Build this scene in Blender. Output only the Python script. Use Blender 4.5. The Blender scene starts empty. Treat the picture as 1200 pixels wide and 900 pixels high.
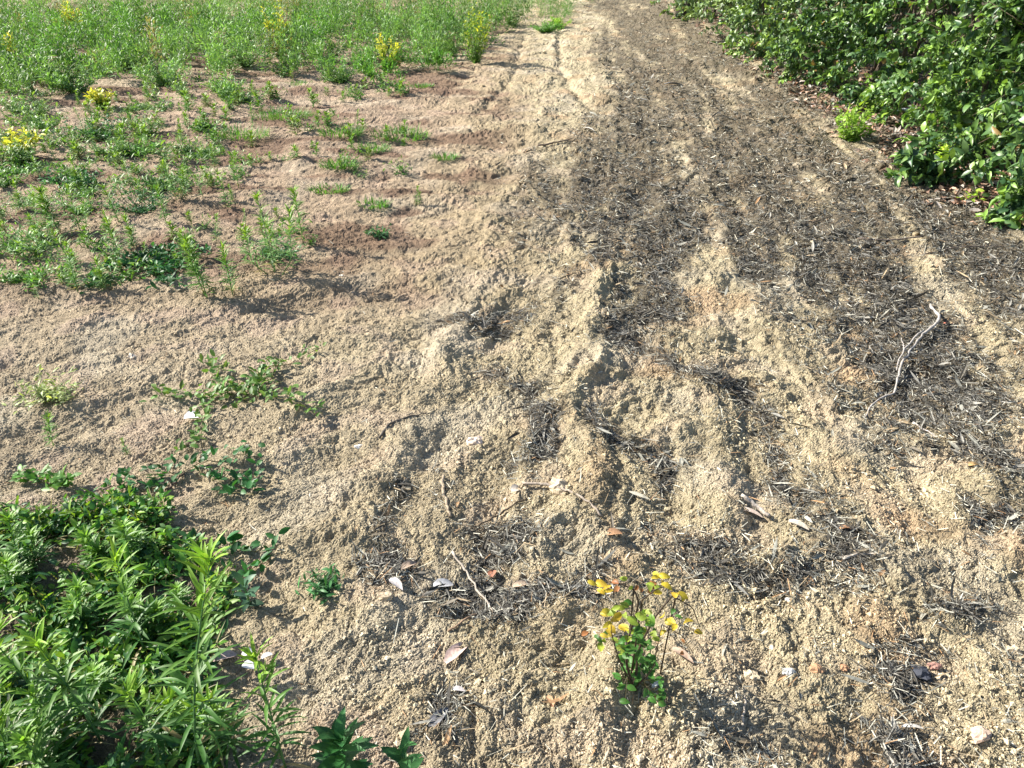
import bpy, math, numpy as np
from mathutils import Vector

# ------------------------------------------------------------ camera, light, exposure
CAM_H, PITCH, FPX = 1.55, math.radians(31.9), 900.0      # photo is 1200 x 900, focal length 900 px
scn = bpy.context.scene
cam_d = bpy.data.cameras.new('camera'); cam = bpy.data.objects.new('camera', cam_d)
scn.collection.objects.link(cam)
cam.location = (0, 0, CAM_H); cam.rotation_euler = (math.pi/2 - PITCH, 0, 0)
cam_d.sensor_width = 36; cam_d.lens = 27; cam_d.clip_start = 0.05; cam_d.clip_end = 1500
scn.camera = cam
SUN_EL, SUN_AZ = math.radians(35), math.radians(18)      # shadows fall towards +x and a little towards the camera
sdir = Vector((-math.cos(SUN_AZ)*math.cos(SUN_EL), math.sin(SUN_AZ)*math.cos(SUN_EL), math.sin(SUN_EL)))
w = bpy.data.worlds.new('World'); scn.world = w; w.use_nodes = True
nt = w.node_tree; bg = nt.nodes['Background']
sky = nt.nodes.new('ShaderNodeTexSky'); sky.sky_type = 'NISHITA'; sky.sun_disc = False
sky.sun_elevation = SUN_EL; sky.sun_rotation = math.atan2(sdir.x, sdir.y)
nt.links.new(sky.outputs[0], bg.inputs[0]); bg.inputs[1].default_value = 0.075
sl = bpy.data.lights.new('sun', 'SUN'); sl.energy = 5.0; sl.angle = math.radians(0.5); sl.color = (1, .94, .84)
so = bpy.data.objects.new('sun', sl); scn.collection.objects.link(so)
so.rotation_euler = sdir.to_track_quat('Z', 'Y').to_euler(); so.location = (-6, 3, 8)
vs = scn.view_settings
vs.view_transform = 'Standard'; vs.look = 'None'; vs.gamma = 1; vs.use_curve_mapping = False
vs.exposure = 1.32
cy = scn.cycles
cy.max_bounces = 6; cy.diffuse_bounces = 3; cy.glossy_bounces = 2; cy.transmission_bounces = 4; cy.transparent_max_bounces = 4
scn.render.film_transparent = False

rng = np.random.default_rng(11)
C = scn.collection
SP, CP = math.sin(PITCH), math.cos(PITCH)

# ------------------------------------------------------------ small maths helpers
def G(px, py, z=0.0):
    """point of the plane of height z that stands at photo position px, py"""
    a, b = (px-600)/FPX, (450-py)/FPX
    dy, dz = CP + b*SP, -SP + b*CP
    t = (z-CAM_H)/dz
    return np.array([a*t, dy*t])
def plant_height(by, ty, px=600):
    """height of an upright thing whose foot shows at row by and whose tip shows at row ty"""
    Y = G(px, by)[1]; t = (450-ty)/FPX
    return CAM_H - Y*(SP-t*CP)/(CP+t*SP)
_perm = np.random.default_rng(5).integers(0, 1 << 30, (256, 256))
_ang = (_perm % 6283)/1000.0
_gx, _gy = np.cos(_ang), np.sin(_ang)
_jx = ((_perm >> 3) % 1009)/1009.0; _jy = ((_perm >> 7) % 997)/997.0; _jz = ((_perm >> 11) % 1013)/1013.0
def pn(x, y, s=0):
    x = x + s*17.31; y = y + s*9.73
    xi = np.floor(x).astype(np.int64); yi = np.floor(y).astype(np.int64)
    fx = x-xi; fy = y-yi
    u = fx*fx*fx*(fx*(fx*6-15)+10); v = fy*fy*fy*(fy*(fy*6-15)+10)
    def g(a, b, dx, dy):
        i = (xi+a) & 255; j = (yi+b) & 255
        return _gx[i, j]*dx + _gy[i, j]*dy
    n0 = g(0, 0, fx, fy)*(1-u) + g(1, 0, fx-1, fy)*u
    n1 = g(0, 1, fx, fy-1)*(1-u) + g(1, 1, fx-1, fy-1)*u
    return (n0*(1-v)+n1*v)*1.5
def lumps(x, y, s=0, keep=.8):
    """rounded clods of random height, one per cell"""
    x = x + s*13.1; y = y + s*7.7
    xi = np.floor(x).astype(np.int64); yi = np.floor(y).astype(np.int64)
    out = np.zeros_like(x)
    for a in (-1, 0, 1):
        for b in (-1, 0, 1):
            i = (xi+a) & 255; j = (yi+b) & 255
            cx = xi+a+.15+.7*_jx[i, j]; cz = yi+b+.15+.7*_jy[i, j]
            r = .35+.5*_jz[i, j]
            d2 = ((x-cx)**2*(1+.6*_jx[j, i]) + (y-cz)**2*(1+.6*_jy[j, i]))/(r*r)
            hgt = r*np.sqrt(np.clip(1-d2, 0, 1))*((_jx[(i+7) & 255, j]) < keep)
            out = np.maximum(out, hgt)
    return out
def sm(a, b, x):
    t = np.clip((x-a)/(b-a), 0, 1); return t*t*(3-2*t)
def pdist(x, y, pts):
    d = np.full(x.shape, 1e9)
    for (ax, ay), (bx, by) in zip(pts[:-1], pts[1:]):
        vx, vy = bx-ax, by-ay
        t = np.clip(((x-ax)*vx+(y-ay)*vy)/(vx*vx+vy*vy+1e-12), 0, 1)
        d = np.minimum(d, (x-ax-t*vx)**2+(y-ay-t*vy)**2)
    return np.sqrt(d)
def stroke(x, y, pix, wd, flat=False):
    pts = [tuple(G(*p)) for p in pix]
    xs = [p[0] for p in pts]; ys = [p[1] for p in pts]; m = 3*wd
    sel = (x > min(xs)-m) & (x < max(xs)+m) & (y > min(ys)-m) & (y < max(ys)+m)
    out = np.zeros_like(x)
    if sel.any():
        d = pdist(x[sel], y[sel], pts)
        out[sel] = (1-sm(wd*.75, wd*1.15, d)) if flat else np.exp(-(d/wd)**2)
    return out
def inpoly(x, y, pix):
    P = [tuple(G(*p)) for p in pix]; r = np.zeros(x.shape, bool)
    for (ax, ay), (bx, by) in zip(P, P[1:]+P[:1]):
        if abs(by-ay) < 1e-9: continue
        c = ((ay > y) != (by > y)) & (x < (bx-ax)*(y-ay)/(by-ay)+ax)
        r ^= c
    return r

# ------------------------------------------------------------ what lies where on the ground
RIDGES = [([(645,650),(688,575),(672,480),(700,400),(692,330),(668,270)], .05, .055),
          ([(430,740),(425,660),(440,570),(500,470),(545,370),(590,300)], .055, .034),
          ([(440,722),(560,728),(700,712),(830,690)], .06, .025),
          ([(860,670),(960,672),(1080,640),(1150,560)], .07, .03),
          ([(850,600),(815,500),(835,400),(850,300)], .07, .025),
          ([(1010,600),(985,520),(940,430),(900,350)], .08, .028),
          ([(0,395),(140,372),(280,352),(400,330)], .07, .03),
          ([(0,500),(160,455),(330,430),(450,400)], .07, .025),
          ([(230,590),(330,500),(420,440)], .05, .03),
          ([(280,145),(450,140),(560,146),(640,160)], .10, .035),
          ([(260,190),(420,192),(560,190),(640,185)], .10, .04),
          ([(110,240),(260,215),(420,218),(560,210)], .08, .035),
          ([(300,240),(450,228),(560,236)], .06, .03),
          ([(0,160),(160,148),(300,120),(380,100)], .14, .04),
          ([(640,90),(640,170)], .10, .02), ([(700,70),(712,100),(720,130)], .12, .05),
          ([(1120,730),(1200,640)], .06, .045), ([(1050,700),(1010,790),(960,850)], .07, .025),
          ([(700,800),(705,860)], .035, .03), ([(740,830),(860,800),(960,790)], .06, .02),
          ([(540,395),(545,372)], .035, .03), ([(455,575),(500,565)], .04, .02),
          ([(740,640),(742,520),(728,400),(722,300),(735,200)], .035, .02), ([(600,640),(612,520),(640,400),(655,320)], .03, .018), ([(560,300),(610,200),(640,120),(650,40)], .05, .02)]
RUTS = [([(535,675),(530,570),(590,460),(628,360)], .17, .045, True),
        ([(775,640),(755,540),(748,430),(735,300)], .10, .04, True),
        ([(965,640),(930,560),(880,480),(840,420)], .07, .03, False),
        ([(1080,560),(1060,440),(1000,350)], .10, .03, False),
        ([(0,432),(150,402),(300,382),(420,352)], .06, .028, False),
        ([(655,30),(657,80),(672,108),(695,130)], .05, .05, False),
        ([(615,40),(603,90),(577,118),(560,132)], .05, .05, False),
        ([(560,80),(535,100),(520,120)], .07, .035, False),
        ([(597,100),(595,128)], .05, .035, False),
        ([(350,165),(470,168),(600,172)], .09, .03, False),
        ([(330,206),(460,208),(590,202)], .07, .03, False),
        ([(1120,560),(1200,620)], .06, .03, False), ([(1080,720),(1200,700)], .05, .03, False),
        ([(1120,780),(1080,880)], .05, .025, False), ([(820,860),(900,880)], .06, .03, False),
        ([(500,860),(520,820)], .03, .025, False), ([(270,640),(320,690),(330,720)], .06, .02, False)]
def track_x(x, y):
    """distance to the side of the middle ridge of the track"""
    return x-np.interp(y, [0, 1.92, 4.12, 8, 16.7, 60], [-.15, .245, .67, 1.05, 1.67, 3.])
def relief(x, y):
    """height of the ground in metres"""
    d = np.sqrt(x*x+y*y+CAM_H**2); near = 1-sm(7, 14, d)
    wx = x + .05*pn(x*3, y*3, 1) + .015*pn(x*11, y*11, 2) + .007*pn(x*28, y*28, 12)
    wy = y + .05*pn(x*3, y*3, 3) + .015*pn(x*11, y*11, 4) + .007*pn(x*28, y*28, 13)
    h = .03*pn(x*.6, y*.6, 5)+.018*pn(x*1.7, y*1.7, 6)
    gate = .9+.35*pn(x*4, y*4, 14)
    for p, wd, a in RIDGES: h += .58*a*gate*stroke(wx, wy, p, wd)
    for p, wd, a, f in RUTS: h -= .50*a*gate*stroke(wx, wy, p, wd, f)
    pathm = sm(-.7, .1, x + .15*pn(x*2, y*2, 7)); tr = track_x(x, y)
    h += sm(-.6, 0, tr)*(1-sm(6, 12, y))*(.011*pn(tr*4.5, y*.7, 61)+.009*pn(tr*10, y*1.4, 62)+.006*pn(tr*19, y*2.2, 63))              # rough track, smoother field soil
    u, v = x*.94+y*.34, -x*.34+y*.94
    h += (1-pathm)*(.024*pn(u*1.3, v*5, 8)+.012*np.abs(pn(u*3, v*8, 18))) + .008*(1-pathm)*pn(u*5, v*17, 15)
    h += (.010+.010*pathm)*pn(wx*6, wy*6, 9) + (.006+.004*pathm)*np.abs(pn(wx*14, wy*14, 10))
    h += (.006+.001*pathm)*pn(wx*30, wy*30, 16)
    if near.max() > 0:
        amt = sm(-.2, .35, pn(x*2.3, y*2.3, 11)+.5*pn(x*7, y*7, 19))*.93+.07
        h += near*amt*(.026*lumps(wx*9, wy*9, 1, .22)*(.4+.6*pathm))
        h += near*(.011*lumps(wx*22, wy*22, 2, .38)*amt*(.5+.5*pathm)) + near*.0066*lumps(wx*48, wy*48, 3, .5)*(.7+.3*pathm)*(.15+amt)
        h += near*.0050*lumps(wx*95, wy*95, 4, .7)*(.6+.4*pathm)*(.35+.8*sm(-.3, .3, pn(x*3.1, y*3.1, 53)))
        fine = 1-sm(3, 6, d); h += fine*.0022*lumps(wx*170, wy*170, 5, .7)
        h += fine*.0022*pn(wx*170, wy*170, 17)
    t = 1-sm(12, 40, d)
    return h*(.25+.75*t)
LITTER_ZONE = [(700,-15),(716,60),(722,110),(700,185),(650,200),(628,300),(760,320),(840,300),(870,300),(960,440),(1060,480),(1200,500),(1200,260),(1090,180),(935,90),(832,30),(752,-15)]
LITTER_STROKES = [([(722,185),(672,255),(645,320),(600,372)], .09, .95), ([(735,220),(752,320),(742,405)], .11, .95),
    ([(800,230),(830,290)], .1, .5), ([(755,400),(830,450),(900,505),(950,590)], .07, .75), ([(930,560),(985,650)], .06, 1.05),
    ([(815,655),(900,668),(990,650)], .05, 1.15), ([(770,610),(830,650)], .05, .8), ([(445,685),(520,690),(600,688)], .055, 1.15),
    ([(600,690),(700,682),(800,660)], .035, .95), ([(440,580),(440,670)], .03, .8), ([(598,440),(622,480),(610,520)], .05, .95),
    ([(535,380),(605,385)], .05, .8), ([(905,270),(960,340),(1000,400),(1070,440)], .14, .95), ([(1060,440),(1060,520)], .06, .7),
    ([(1080,480),(1140,520),(1200,560)], .06, .8), ([(700,480),(720,525),(765,560)], .05, .95), ([(500,560),(560,640),(610,620)], .04, .6),
    ([(640,520),(600,560)], .04, .5), ([(1180,610),(1120,600)], .04, .6), ([(1030,860),(1050,900)], .04, .9), ([(1080,780),(1070,800)], .03, .9),
    ([(800,860),(900,890)], .05, .5), ([(520,830),(505,860)], .025, .7), ([(1100,350),(1200,400)], .08, .5), ([(780,120),(800,200)], .25, .35),
    ([(1020,300),(1150,290)], .1, .5), ([(860,160),(960,240),(1050,330)], .2, .35), ([(1100,700),(1160,720)], .035, .6), ([(1050,740),(1130,760)], .03, .5)]
SANDY_STROKES = [([(835,300),(880,380),(935,460),(985,540)], .11, .9), ([(690,250),(702,400),(676,500),(686,590)], .045, .8),
    ([(1110,300),(1200,400)], .10, .35), ([(1130,430),(1200,480)], .12, .5), ([(860,90),(900,180),(985,260),(1100,330)], .13, .35), ([(900,190),(940,240)], .08, .4)]
def litter(x, y):
    """0..1 and a little more: how densely leaf shreds lie on the ground"""
    wx = x + .12*pn(x*2.5, y*2.5, 21) + .05*pn(x*9, y*9, 22) + .03*pn(x*24, y*24, 25)
    wy = y + .12*pn(x*2.5, y*2.5, 23) + .05*pn(x*9, y*9, 24) + .03*pn(x*24, y*24, 26)
    D = np.zeros_like(x)
    for q in range(4): D = D + .235*inpoly(wx+(.25-.17*q), wy+.12*((q % 2)*2-1), LITTER_ZONE)
    D = D + .10*sm(-.6, .3, x)
    for p, wd, s in LITTER_STROKES: D = np.maximum(D, s*stroke(wx, wy, p, wd)) + .15*s*stroke(wx, wy, p, wd*1.6)
    for p, wd, s in SANDY_STROKES: D = D*(1-s*stroke(wx, wy, p, wd))
    tr = track_x(x, y); D *= 1. + 1.0*pn(tr*3.4, y*.40, 29)+.7*pn(tr*9, y*1.0, 30)+.35*pn(x*5, y*5, 27) + .5*pn(x*14, y*14, 28)
    return np.clip(D*(1.02-.02*sm(3.2, 5, y))-.07*(1-sm(3.2, 5, y)), .05*sm(-.6, .3, x), 1.2)

def lerp(a, b, t): return a + (b-a)*t[..., None]
def col(r, g, b): return np.array([r, g, b], float)
def soil_colour(x, y, D):
    c = np.zeros(x.shape+(3,)) + col(.57, .485, .318)
    n1 = pn(x*1.3, y*1.3, 31); n2 = pn(x*5, y*5, 32); n3 = pn(x*19, y*19, 33); n4 = pn(x*60, y*60, 34)
    far = sm(3.2, 6.0, y)
    fld = sm(2.6, 3.6, y)*sm(.5, -.3, x)
    pink = np.clip(sm(.2, -1.2, x+.4*n1)*(.45+.35*far) + .45*sm(.1, .5, n2) + .25*sm(1.2, .9, y)*sm(.4, -.2, x), 0, .9)
    c = lerp(c, col(.48, .38, .285), pink)
    c = lerp(c, col(.52, .345, .20), .5*sm(.15, .5, pn(x*3.1, y*3.1, 35))*sm(-.1, .4, x))            # orange subsoil clods
    c = lerp(c, col(.60, .53, .40), .6*sm(.1, .5, pn(x*2.7, y*2.7, 36)))                             # washed pale crust
    path_far = np.clip(D*1.3, 0, 1)
    c = lerp(c, col(.29, .235, .16), .65*path_far*sm(2.5, 5, y))
    c = lerp(c, c*col(.88, .83, .81), fld)
    shadowed = sm(.04, .32, pn(x*1.1+3, y*3.2, 37)+.3*n2)*sm(.3, -.3, x)*sm(2.8, 4.0, y)
    c = lerp(c, col(.20, .125, .085), .75*shadowed)                                                       # reddish brown field streaks, their shadows painted into the colour
    c = lerp(c, col(.085, .074, .057), np.clip(D*1.2, 0, 1)*.86*(1-.35*sm(3, 6, y)))
    c = lerp(c, col(.11, .085, .06), inpoly(x+.1*pn(x*5, y*5, 98), y+.1*pn(x*5, y*5, 99), FG_PATCH)*.6)  # soil darkened under the leafy corner, painting in the shade between leaves
    c = lerp(c, col(.07, .055, .04), sm(2.95, 3.3, x)*sm(0, 1, y)*.8)  # ground under and behind the shrubs darkened as painted shade
    c *= (1+.20*n2+.16*n3+.14*n4)[..., None]
    return np.clip(c, .01, .9)
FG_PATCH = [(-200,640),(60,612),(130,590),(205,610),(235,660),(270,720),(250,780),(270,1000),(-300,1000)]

# ------------------------------------------------------------ materials
def mat(name, rough=.8, spec=.3, bump=None, transl=0., var=.15, vscale=60., coat=0.):
    m = bpy.data.materials.new(name); m.use_nodes = True; t = m.node_tree; N = t.nodes; L = t.links
    b = N['Principled BSDF']; out = N['Material Output']
    b.inputs['Roughness'].default_value = rough; b.inputs['Specular IOR Level'].default_value = spec
    if coat: b.inputs['Coat Weight'].default_value = coat; b.inputs['Coat Roughness'].default_value = .25
    a = N.new('ShaderNodeAttribute'); a.attribute_name = 'Col'
    tc = N.new('ShaderNodeTexCoord')
    no = N.new('ShaderNodeTexNoise'); no.inputs['Scale'].default_value = vscale; no.inputs['Detail'].default_value = 4
    L.new(tc.outputs['Object'], no.inputs['Vector'])
    mr = N.new('ShaderNodeMapRange'); mr.inputs[1].default_value = .3; mr.inputs[2].default_value = .7
    mr.inputs[3].default_value = 1-var; mr.inputs[4].default_value = 1+var
    L.new(no.outputs['Fac'], mr.inputs[0])
    mx = N.new('ShaderNodeVectorMath'); mx.operation = 'SCALE'
    L.new(a.outputs['Color'], mx.inputs[0]); L.new(mr.outputs[0], mx.inputs['Scale'])
    if name in ('dry_soil', 'soil_clod'):                    # dark organic grains and pale quartz grains in the sand
        n3 = N.new('ShaderNodeTexNoise'); n3.inputs['Scale'].default_value = 330; n3.inputs['Detail'].default_value = 3; n3.inputs['Roughness'].default_value = .7
        L.new(tc.outputs['Object'], n3.inputs['Vector'])
        rp = N.new('ShaderNodeValToRGB'); e = rp.color_ramp.elements; e[0].position = .34; e[0].color = (.34, .32, .30, 1); e[1].position = .47; e[1].color = (1, 1, 1, 1)
        e2 = e.new(.64); e2.color = (1.05, 1.05, 1.05, 1); e3 = e.new(.70); e3.color = (1.3, 1.3, 1.3, 1)
        L.new(n3.outputs['Fac'], rp.inputs[0]); m4 = N.new('ShaderNodeVectorMath'); m4.operation = 'MULTIPLY'
        L.new(mx.outputs[0], m4.inputs[0]); L.new(rp.outputs[0], m4.inputs[1]); mx = m4
    L.new(mx.outputs[0], b.inputs['Base Color'])
    if bump:
        prev = None
        for sc_, dist in bump:
            n2 = N.new('ShaderNodeTexNoise'); n2.inputs['Scale'].default_value = sc_; n2.inputs['Detail'].default_value = 5; n2.inputs['Roughness'].default_value = .65
            L.new(tc.outputs['Object'], n2.inputs['Vector'])
            bp = N.new('ShaderNodeBump'); bp.inputs['Distance'].default_value = dist; bp.inputs['Strength'].default_value = 1
            L.new(n2.outputs['Fac'], bp.inputs['Height'])
            if prev: L.new(prev.outputs[0], bp.inputs['Normal'])
            prev = bp
        L.new(prev.outputs[0], b.inputs['Normal'])
    if transl:
        tr = N.new('ShaderNodeBsdfTranslucent'); hs = N.new('ShaderNodeMix'); hs.data_type = 'RGBA'; hs.blend_type = 'MULTIPLY'
        hs.inputs[0].default_value = 1; hs.inputs[7].default_value = (1.7, 1.7, .75, 1)
        L.new(mx.outputs[0], hs.inputs[6]); L.new(hs.outputs[2], tr.inputs['Color'])
        ms = N.new('ShaderNodeMixShader'); ms.inputs[0].default_value = transl
        L.new(b.outputs[0], ms.inputs[1]); L.new(tr.outputs[0], ms.inputs[2]); L.new(ms.outputs[0], out.inputs['Surface'])
    return m
M_SOIL = mat('dry_soil', .95, .12, bump=[(70, .016), (260, .009)], var=.22, vscale=240)
M_CRUMB = mat('soil_clod', .95, .12, bump=[(300, .003)], var=.25, vscale=200)
M_LEAF = mat('weed_leaf', .48, .35, transl=.30, var=.18, vscale=90)
M_GLOSS = mat('hedge_leaf', .42, .5, transl=.20, var=.25, vscale=40)
M_STEM = mat('plant_stem', .6, .3, var=.2, vscale=80)
M_WOOD = mat('weathered_wood', .75, .3, bump=[(160, .002)], var=.35, vscale=120)
M_DRY = mat('dry_litter', .62, .4, var=.3, vscale=150)
M_STONE = mat('stone', .8, .3, bump=[(120, .003)], var=.25, vscale=70)
M_PLAST = mat('thin_plastic', .4, .4, var=.08, vscale=60)

# ------------------------------------------------------------ mesh building
class MB:
    def __init__(s): s.V = []; s.F = []; s.K = []; s.n = 0
    def add(s, V, F, K):
        V = np.asarray(V, float).reshape(-1, 3); F = np.asarray(F, np.int64).reshape(-1, 4)
        K = np.asarray(K, float)
        if K.ndim == 1: K = np.tile(K, (len(V), 1))
        s.V.append(V); s.F.append(F+s.n); s.K.append(K); s.n += len(V)
    def build(s, name, m, parent=None, smooth=False):
        V = np.concatenate(s.V); F = np.concatenate(s.F); K = np.concatenate(s.K)
        me = bpy.data.meshes.new(name); nv, nf = len(V), len(F)
        tri = F[:, 3] == F[:, 2]                                # degenerate quads are triangles
        cnt = np.where(tri, 3, 4); start = np.concatenate([[0], np.cumsum(cnt)[:-1]])
        keep = np.ones((nf, 4), bool); keep[tri, 3] = False
        loops = F[keep]
        me.vertices.add(nv); me.vertices.foreach_set('co', V.astype(np.float32).ravel())
        me.loops.add(len(loops)); me.loops.foreach_set('vertex_index', loops.astype(np.int32))
        me.polygons.add(nf); me.polygons.foreach_set('loop_start', start.astype(np.int32))
        me.polygons.foreach_set('use_smooth', np.full(nf, smooth))
        me.update(calc_edges=True)
        at = me.color_attributes.new('Col', 'FLOAT_COLOR', 'POINT')
        at.data.foreach_set('color', np.concatenate([np.clip(K, 0, 1), np.ones((nv, 1))], 1).astype(np.float32).ravel())
        me.materials.append(m)
        o = bpy.data.objects.new(name, me); C.objects.link(o)
        if parent is not None: o.parent = parent
        return o
def tag(o, label=None, cat=None, group=None, kind=None):
    if label: o['label'] = label
    if cat: o['category'] = cat
    if group: o['group'] = group
    if kind: o['kind'] = kind
    return o
def empty(name, loc, label, cat, group=None, rz=0., sc_=1.):
    o = bpy.data.objects.new(name, None); C.objects.link(o); o.empty_display_size = .05
    o.location = loc; o.rotation_euler = (0, 0, rz); o.scale = (sc_,)*3
    return tag(o, label, cat, group)
def unit(v): return v/(np.linalg.norm(v, axis=-1, keepdims=True)+1e-9)
PROF = {'lance': [.25, .85, 1., .7, .05], 'ovate': [.3, .95, 1., .72, .06], 'round': [.35, 1., 1.1, .9, .25], 'blade': [.8, 1., .9, .6, .05], 'strip': [.8, 1., .95, 1., .6]}
def leaves(mb, P, D, U, L, W, K, prof='lance', bend=.3, fold=.25, rows=5):
    """many leaves at once. P base, D direction, U upper side, L length, W width, K colours (n x 3); bend curls the tip downwards"""
    n = len(P); D = unit(D); S = unit(np.cross(D, U)); U = unit(np.cross(S, D))
    pr = np.interp(np.linspace(0, 1, rows), np.linspace(0, 1, 5), PROF[prof]); t = np.linspace(0, 1, rows)
    L = np.broadcast_to(L, n); W = np.broadcast_to(W, n); bend = np.broadcast_to(bend, n); fold = np.broadcast_to(fold, n)
    ang = t[None]*bend[:, None]*1.6
    ds = L[:, None]/(rows-1)
    cx = np.cumsum(np.cos(ang)*ds, 1)-np.cos(ang)*ds; cz = np.cumsum(-np.sin(ang)*ds, 1)+np.sin(ang)*ds
    mid = P[:, None]+D[:, None]*cx[..., None]+U[:, None]*cz[..., None]
    hw = (pr[None]*W[:, None]*.5)[..., None]
    lift = U[:, None]*(hw*fold[:, None, None])
    V = np.stack([mid-S[:, None]*hw+lift, mid, mid+S[:, None]*hw+lift], 2)      # n, rows, 3, 3
    F = []
    for r in range(rows-1):
        for c in range(2):
            a = r*3+c; F.append([a, a+1, a+4, a+3])
    F = np.array(F)[None]+(np.arange(n)*rows*3)[:, None, None]
    KK = np.repeat(np.broadcast_to(K, (n, 3)), rows*3, 0)
    mb.add(V, F, KK)
def tube(mb, pts, rad, K, seg=5):
    pts = np.asarray(pts, float); n = len(pts); rad = np.broadcast_to(rad, n)
    T = unit(np.gradient(pts, axis=0)); ref = np.array([.31, .17, .93]) if abs(T[0, 2]) < .8 else np.array([1., .2, .1])
    A = unit(np.cross(T, ref)); B = np.cross(T, A); th = np.arange(seg)/seg*2*math.pi
    V = pts[:, None]+(A[:, None]*np.cos(th)[None, :, None]+B[:, None]*np.sin(th)[None, :, None])*rad[:, None, None]
    F = [[i*seg+k, i*seg+(k+1) % seg, (i+1)*seg+(k+1) % seg, (i+1)*seg+k] for i in range(n-1) for k in range(seg)]
    V = V.reshape(-1, 3); V = np.concatenate([V, pts[:1], pts[-1:]]); m_ = n*seg
    for k in range(seg):
        F.append([m_, (k+1) % seg, k, k]); e = (n-1)*seg; F.append([m_+1, e+k, e+(k+1) % seg, e+(k+1) % seg])
    mb.add(V, F, np.asarray(K, float))
def smooth_line(p, n=12, jit=0.):
    p = np.asarray(p, float); d = np.concatenate([[0], np.cumsum(np.linalg.norm(np.diff(p, axis=0), axis=1))]); s = np.linspace(0, d[-1], n)
    q = np.stack([np.interp(s, d, p[:, k]) for k in range(3)], 1)
    q[1:-1] = (q[:-2]+2*q[1:-1]+q[2:])/4
    if jit: q[1:-1] += rng.normal(0, jit, q[1:-1].shape)
    return q
def vary(c, n, v=.2, hue=.06):
    c = np.asarray(c, float); k = 1+rng.uniform(-v, v, (n, 1))
    return np.clip(c*k*(1+rng.uniform(-hue, hue, (n, 3))), .003, .95)
def Hs(x, y):
    return relief(np.atleast_1d(np.asarray(x, float)), np.atleast_1d(np.asarray(y, float)))
def foot(px, py):
    g = G(px, py); z = Hs(g[0], g[1])[0]; g = G(px, py, z); return Vector((g[0], g[1], Hs(g[0], g[1])[0]-.002))

# ------------------------------------------------------------ the ground
def build_ground():
    sl_ = [.80]                                             # rows grow with distance, from under the camera's view to far fields
    while sl_[-1] < 22:
        y = sl_[-1]; d2 = y*y+CAM_H**2
        sl_.append(y+max(.0026, .85*d2/(CAM_H*768)*.72))
    far = list(np.geomspace(22.3, 700, 70)); back = list(np.linspace(-6, .7, 40))
    ys = np.array(back+sl_+far); us = np.linspace(-1, 1, 1180)
    Yg, Ug = np.meshgrid(ys, us, indexing='ij'); X = Ug*(.80*np.sqrt(Yg**2+CAM_H**2)+.25+np.maximum(0, -Yg))
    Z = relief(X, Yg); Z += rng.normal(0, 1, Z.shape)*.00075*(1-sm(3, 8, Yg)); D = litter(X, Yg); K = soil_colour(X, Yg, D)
    nr, nc = X.shape; i = np.arange(nr-1)[:, None]*nc+np.arange(nc-1)[None]
    F = np.stack([i, i+1, i+nc+1, i+nc], -1).reshape(-1, 4)
    mb = MB(); mb.add(np.stack([X, Yg, Z], -1).reshape(-1, 3), F, K.reshape(-1, 3))
    print('ground', nr, nc)
    o = mb.build('ground', M_SOIL, smooth=False); tag(o, kind='structure')
build_ground()

def scatter(n, dens, ymin=.85, ymax=18, side=.78, power=1.0):
    """points on the ground, thinner with distance as their size on the ground grows"""
    y = CAM_H*np.tan(rng.uniform(math.atan(ymin/CAM_H), math.atan(ymax/CAM_H), n))
    x = rng.uniform(-1, 1, n)*side*np.sqrt(y*y+CAM_H**2)
    k = rng.uniform(0, 1, n) < dens(x, y)
    return x[k], y[k]

def build_crumbs():
    x, y = scatter(230000, lambda x, y: .25+.5*sm(-.6, .2, x)+.25*pn(x*3, y*3, 51), ymax=9)
    n = len(x); d = np.sqrt(x*x+y*y+CAM_H**2)
    r = np.minimum(rng.exponential(.0011, n)+.0008, .011)*(.7+.3*d/2)*(.6+.6*sm(-.2, .4, pn(x*2.5, y*2.5, 52)))
    z = relief(x, y)+r*.35
    V0 = np.array([[1, 0, 0], [0, 1, 0], [-1, 0, 0], [0, -1, 0], [0, 0, 1], [0, 0, -1]], float)
    Fb = np.array([[0, 1, 4, 4], [1, 2, 4, 4], [2, 3, 4, 4], [3, 0, 4, 4], [1, 0, 5, 5], [2, 1, 5, 5], [3, 2, 5, 5], [0, 3, 5, 5]])
    a = rng.uniform(0, 6.28, n); V = V0[None]*rng.uniform(.55, 1.25, (n, 6, 1)); V = V+rng.normal(0, .22, V.shape); V[..., 2] *= .75
    c, s = np.cos(a)[:, None], np.sin(a)[:, None]
    V = np.stack([V[..., 0]*c-V[..., 1]*s, V[..., 0]*s+V[..., 1]*c, V[..., 2]], -1)*r[:, None, None]+np.stack([x, y, z], -1)[:, None]
    K = soil_colour(x, y, litter(x, y)*.4)*rng.uniform(.75, 1.25, (n, 1)); K = np.repeat(K, 6, 0)
    mb = MB(); mb.add(V, Fb[None]+(np.arange(n)*6)[:, None, None], K)
    tag(mb.build('soil_crumbs', M_CRUMB), 'pale crumbs of dry soil strewn over the whole track', 'soil crumbs', kind='stuff')
build_crumbs()

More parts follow.
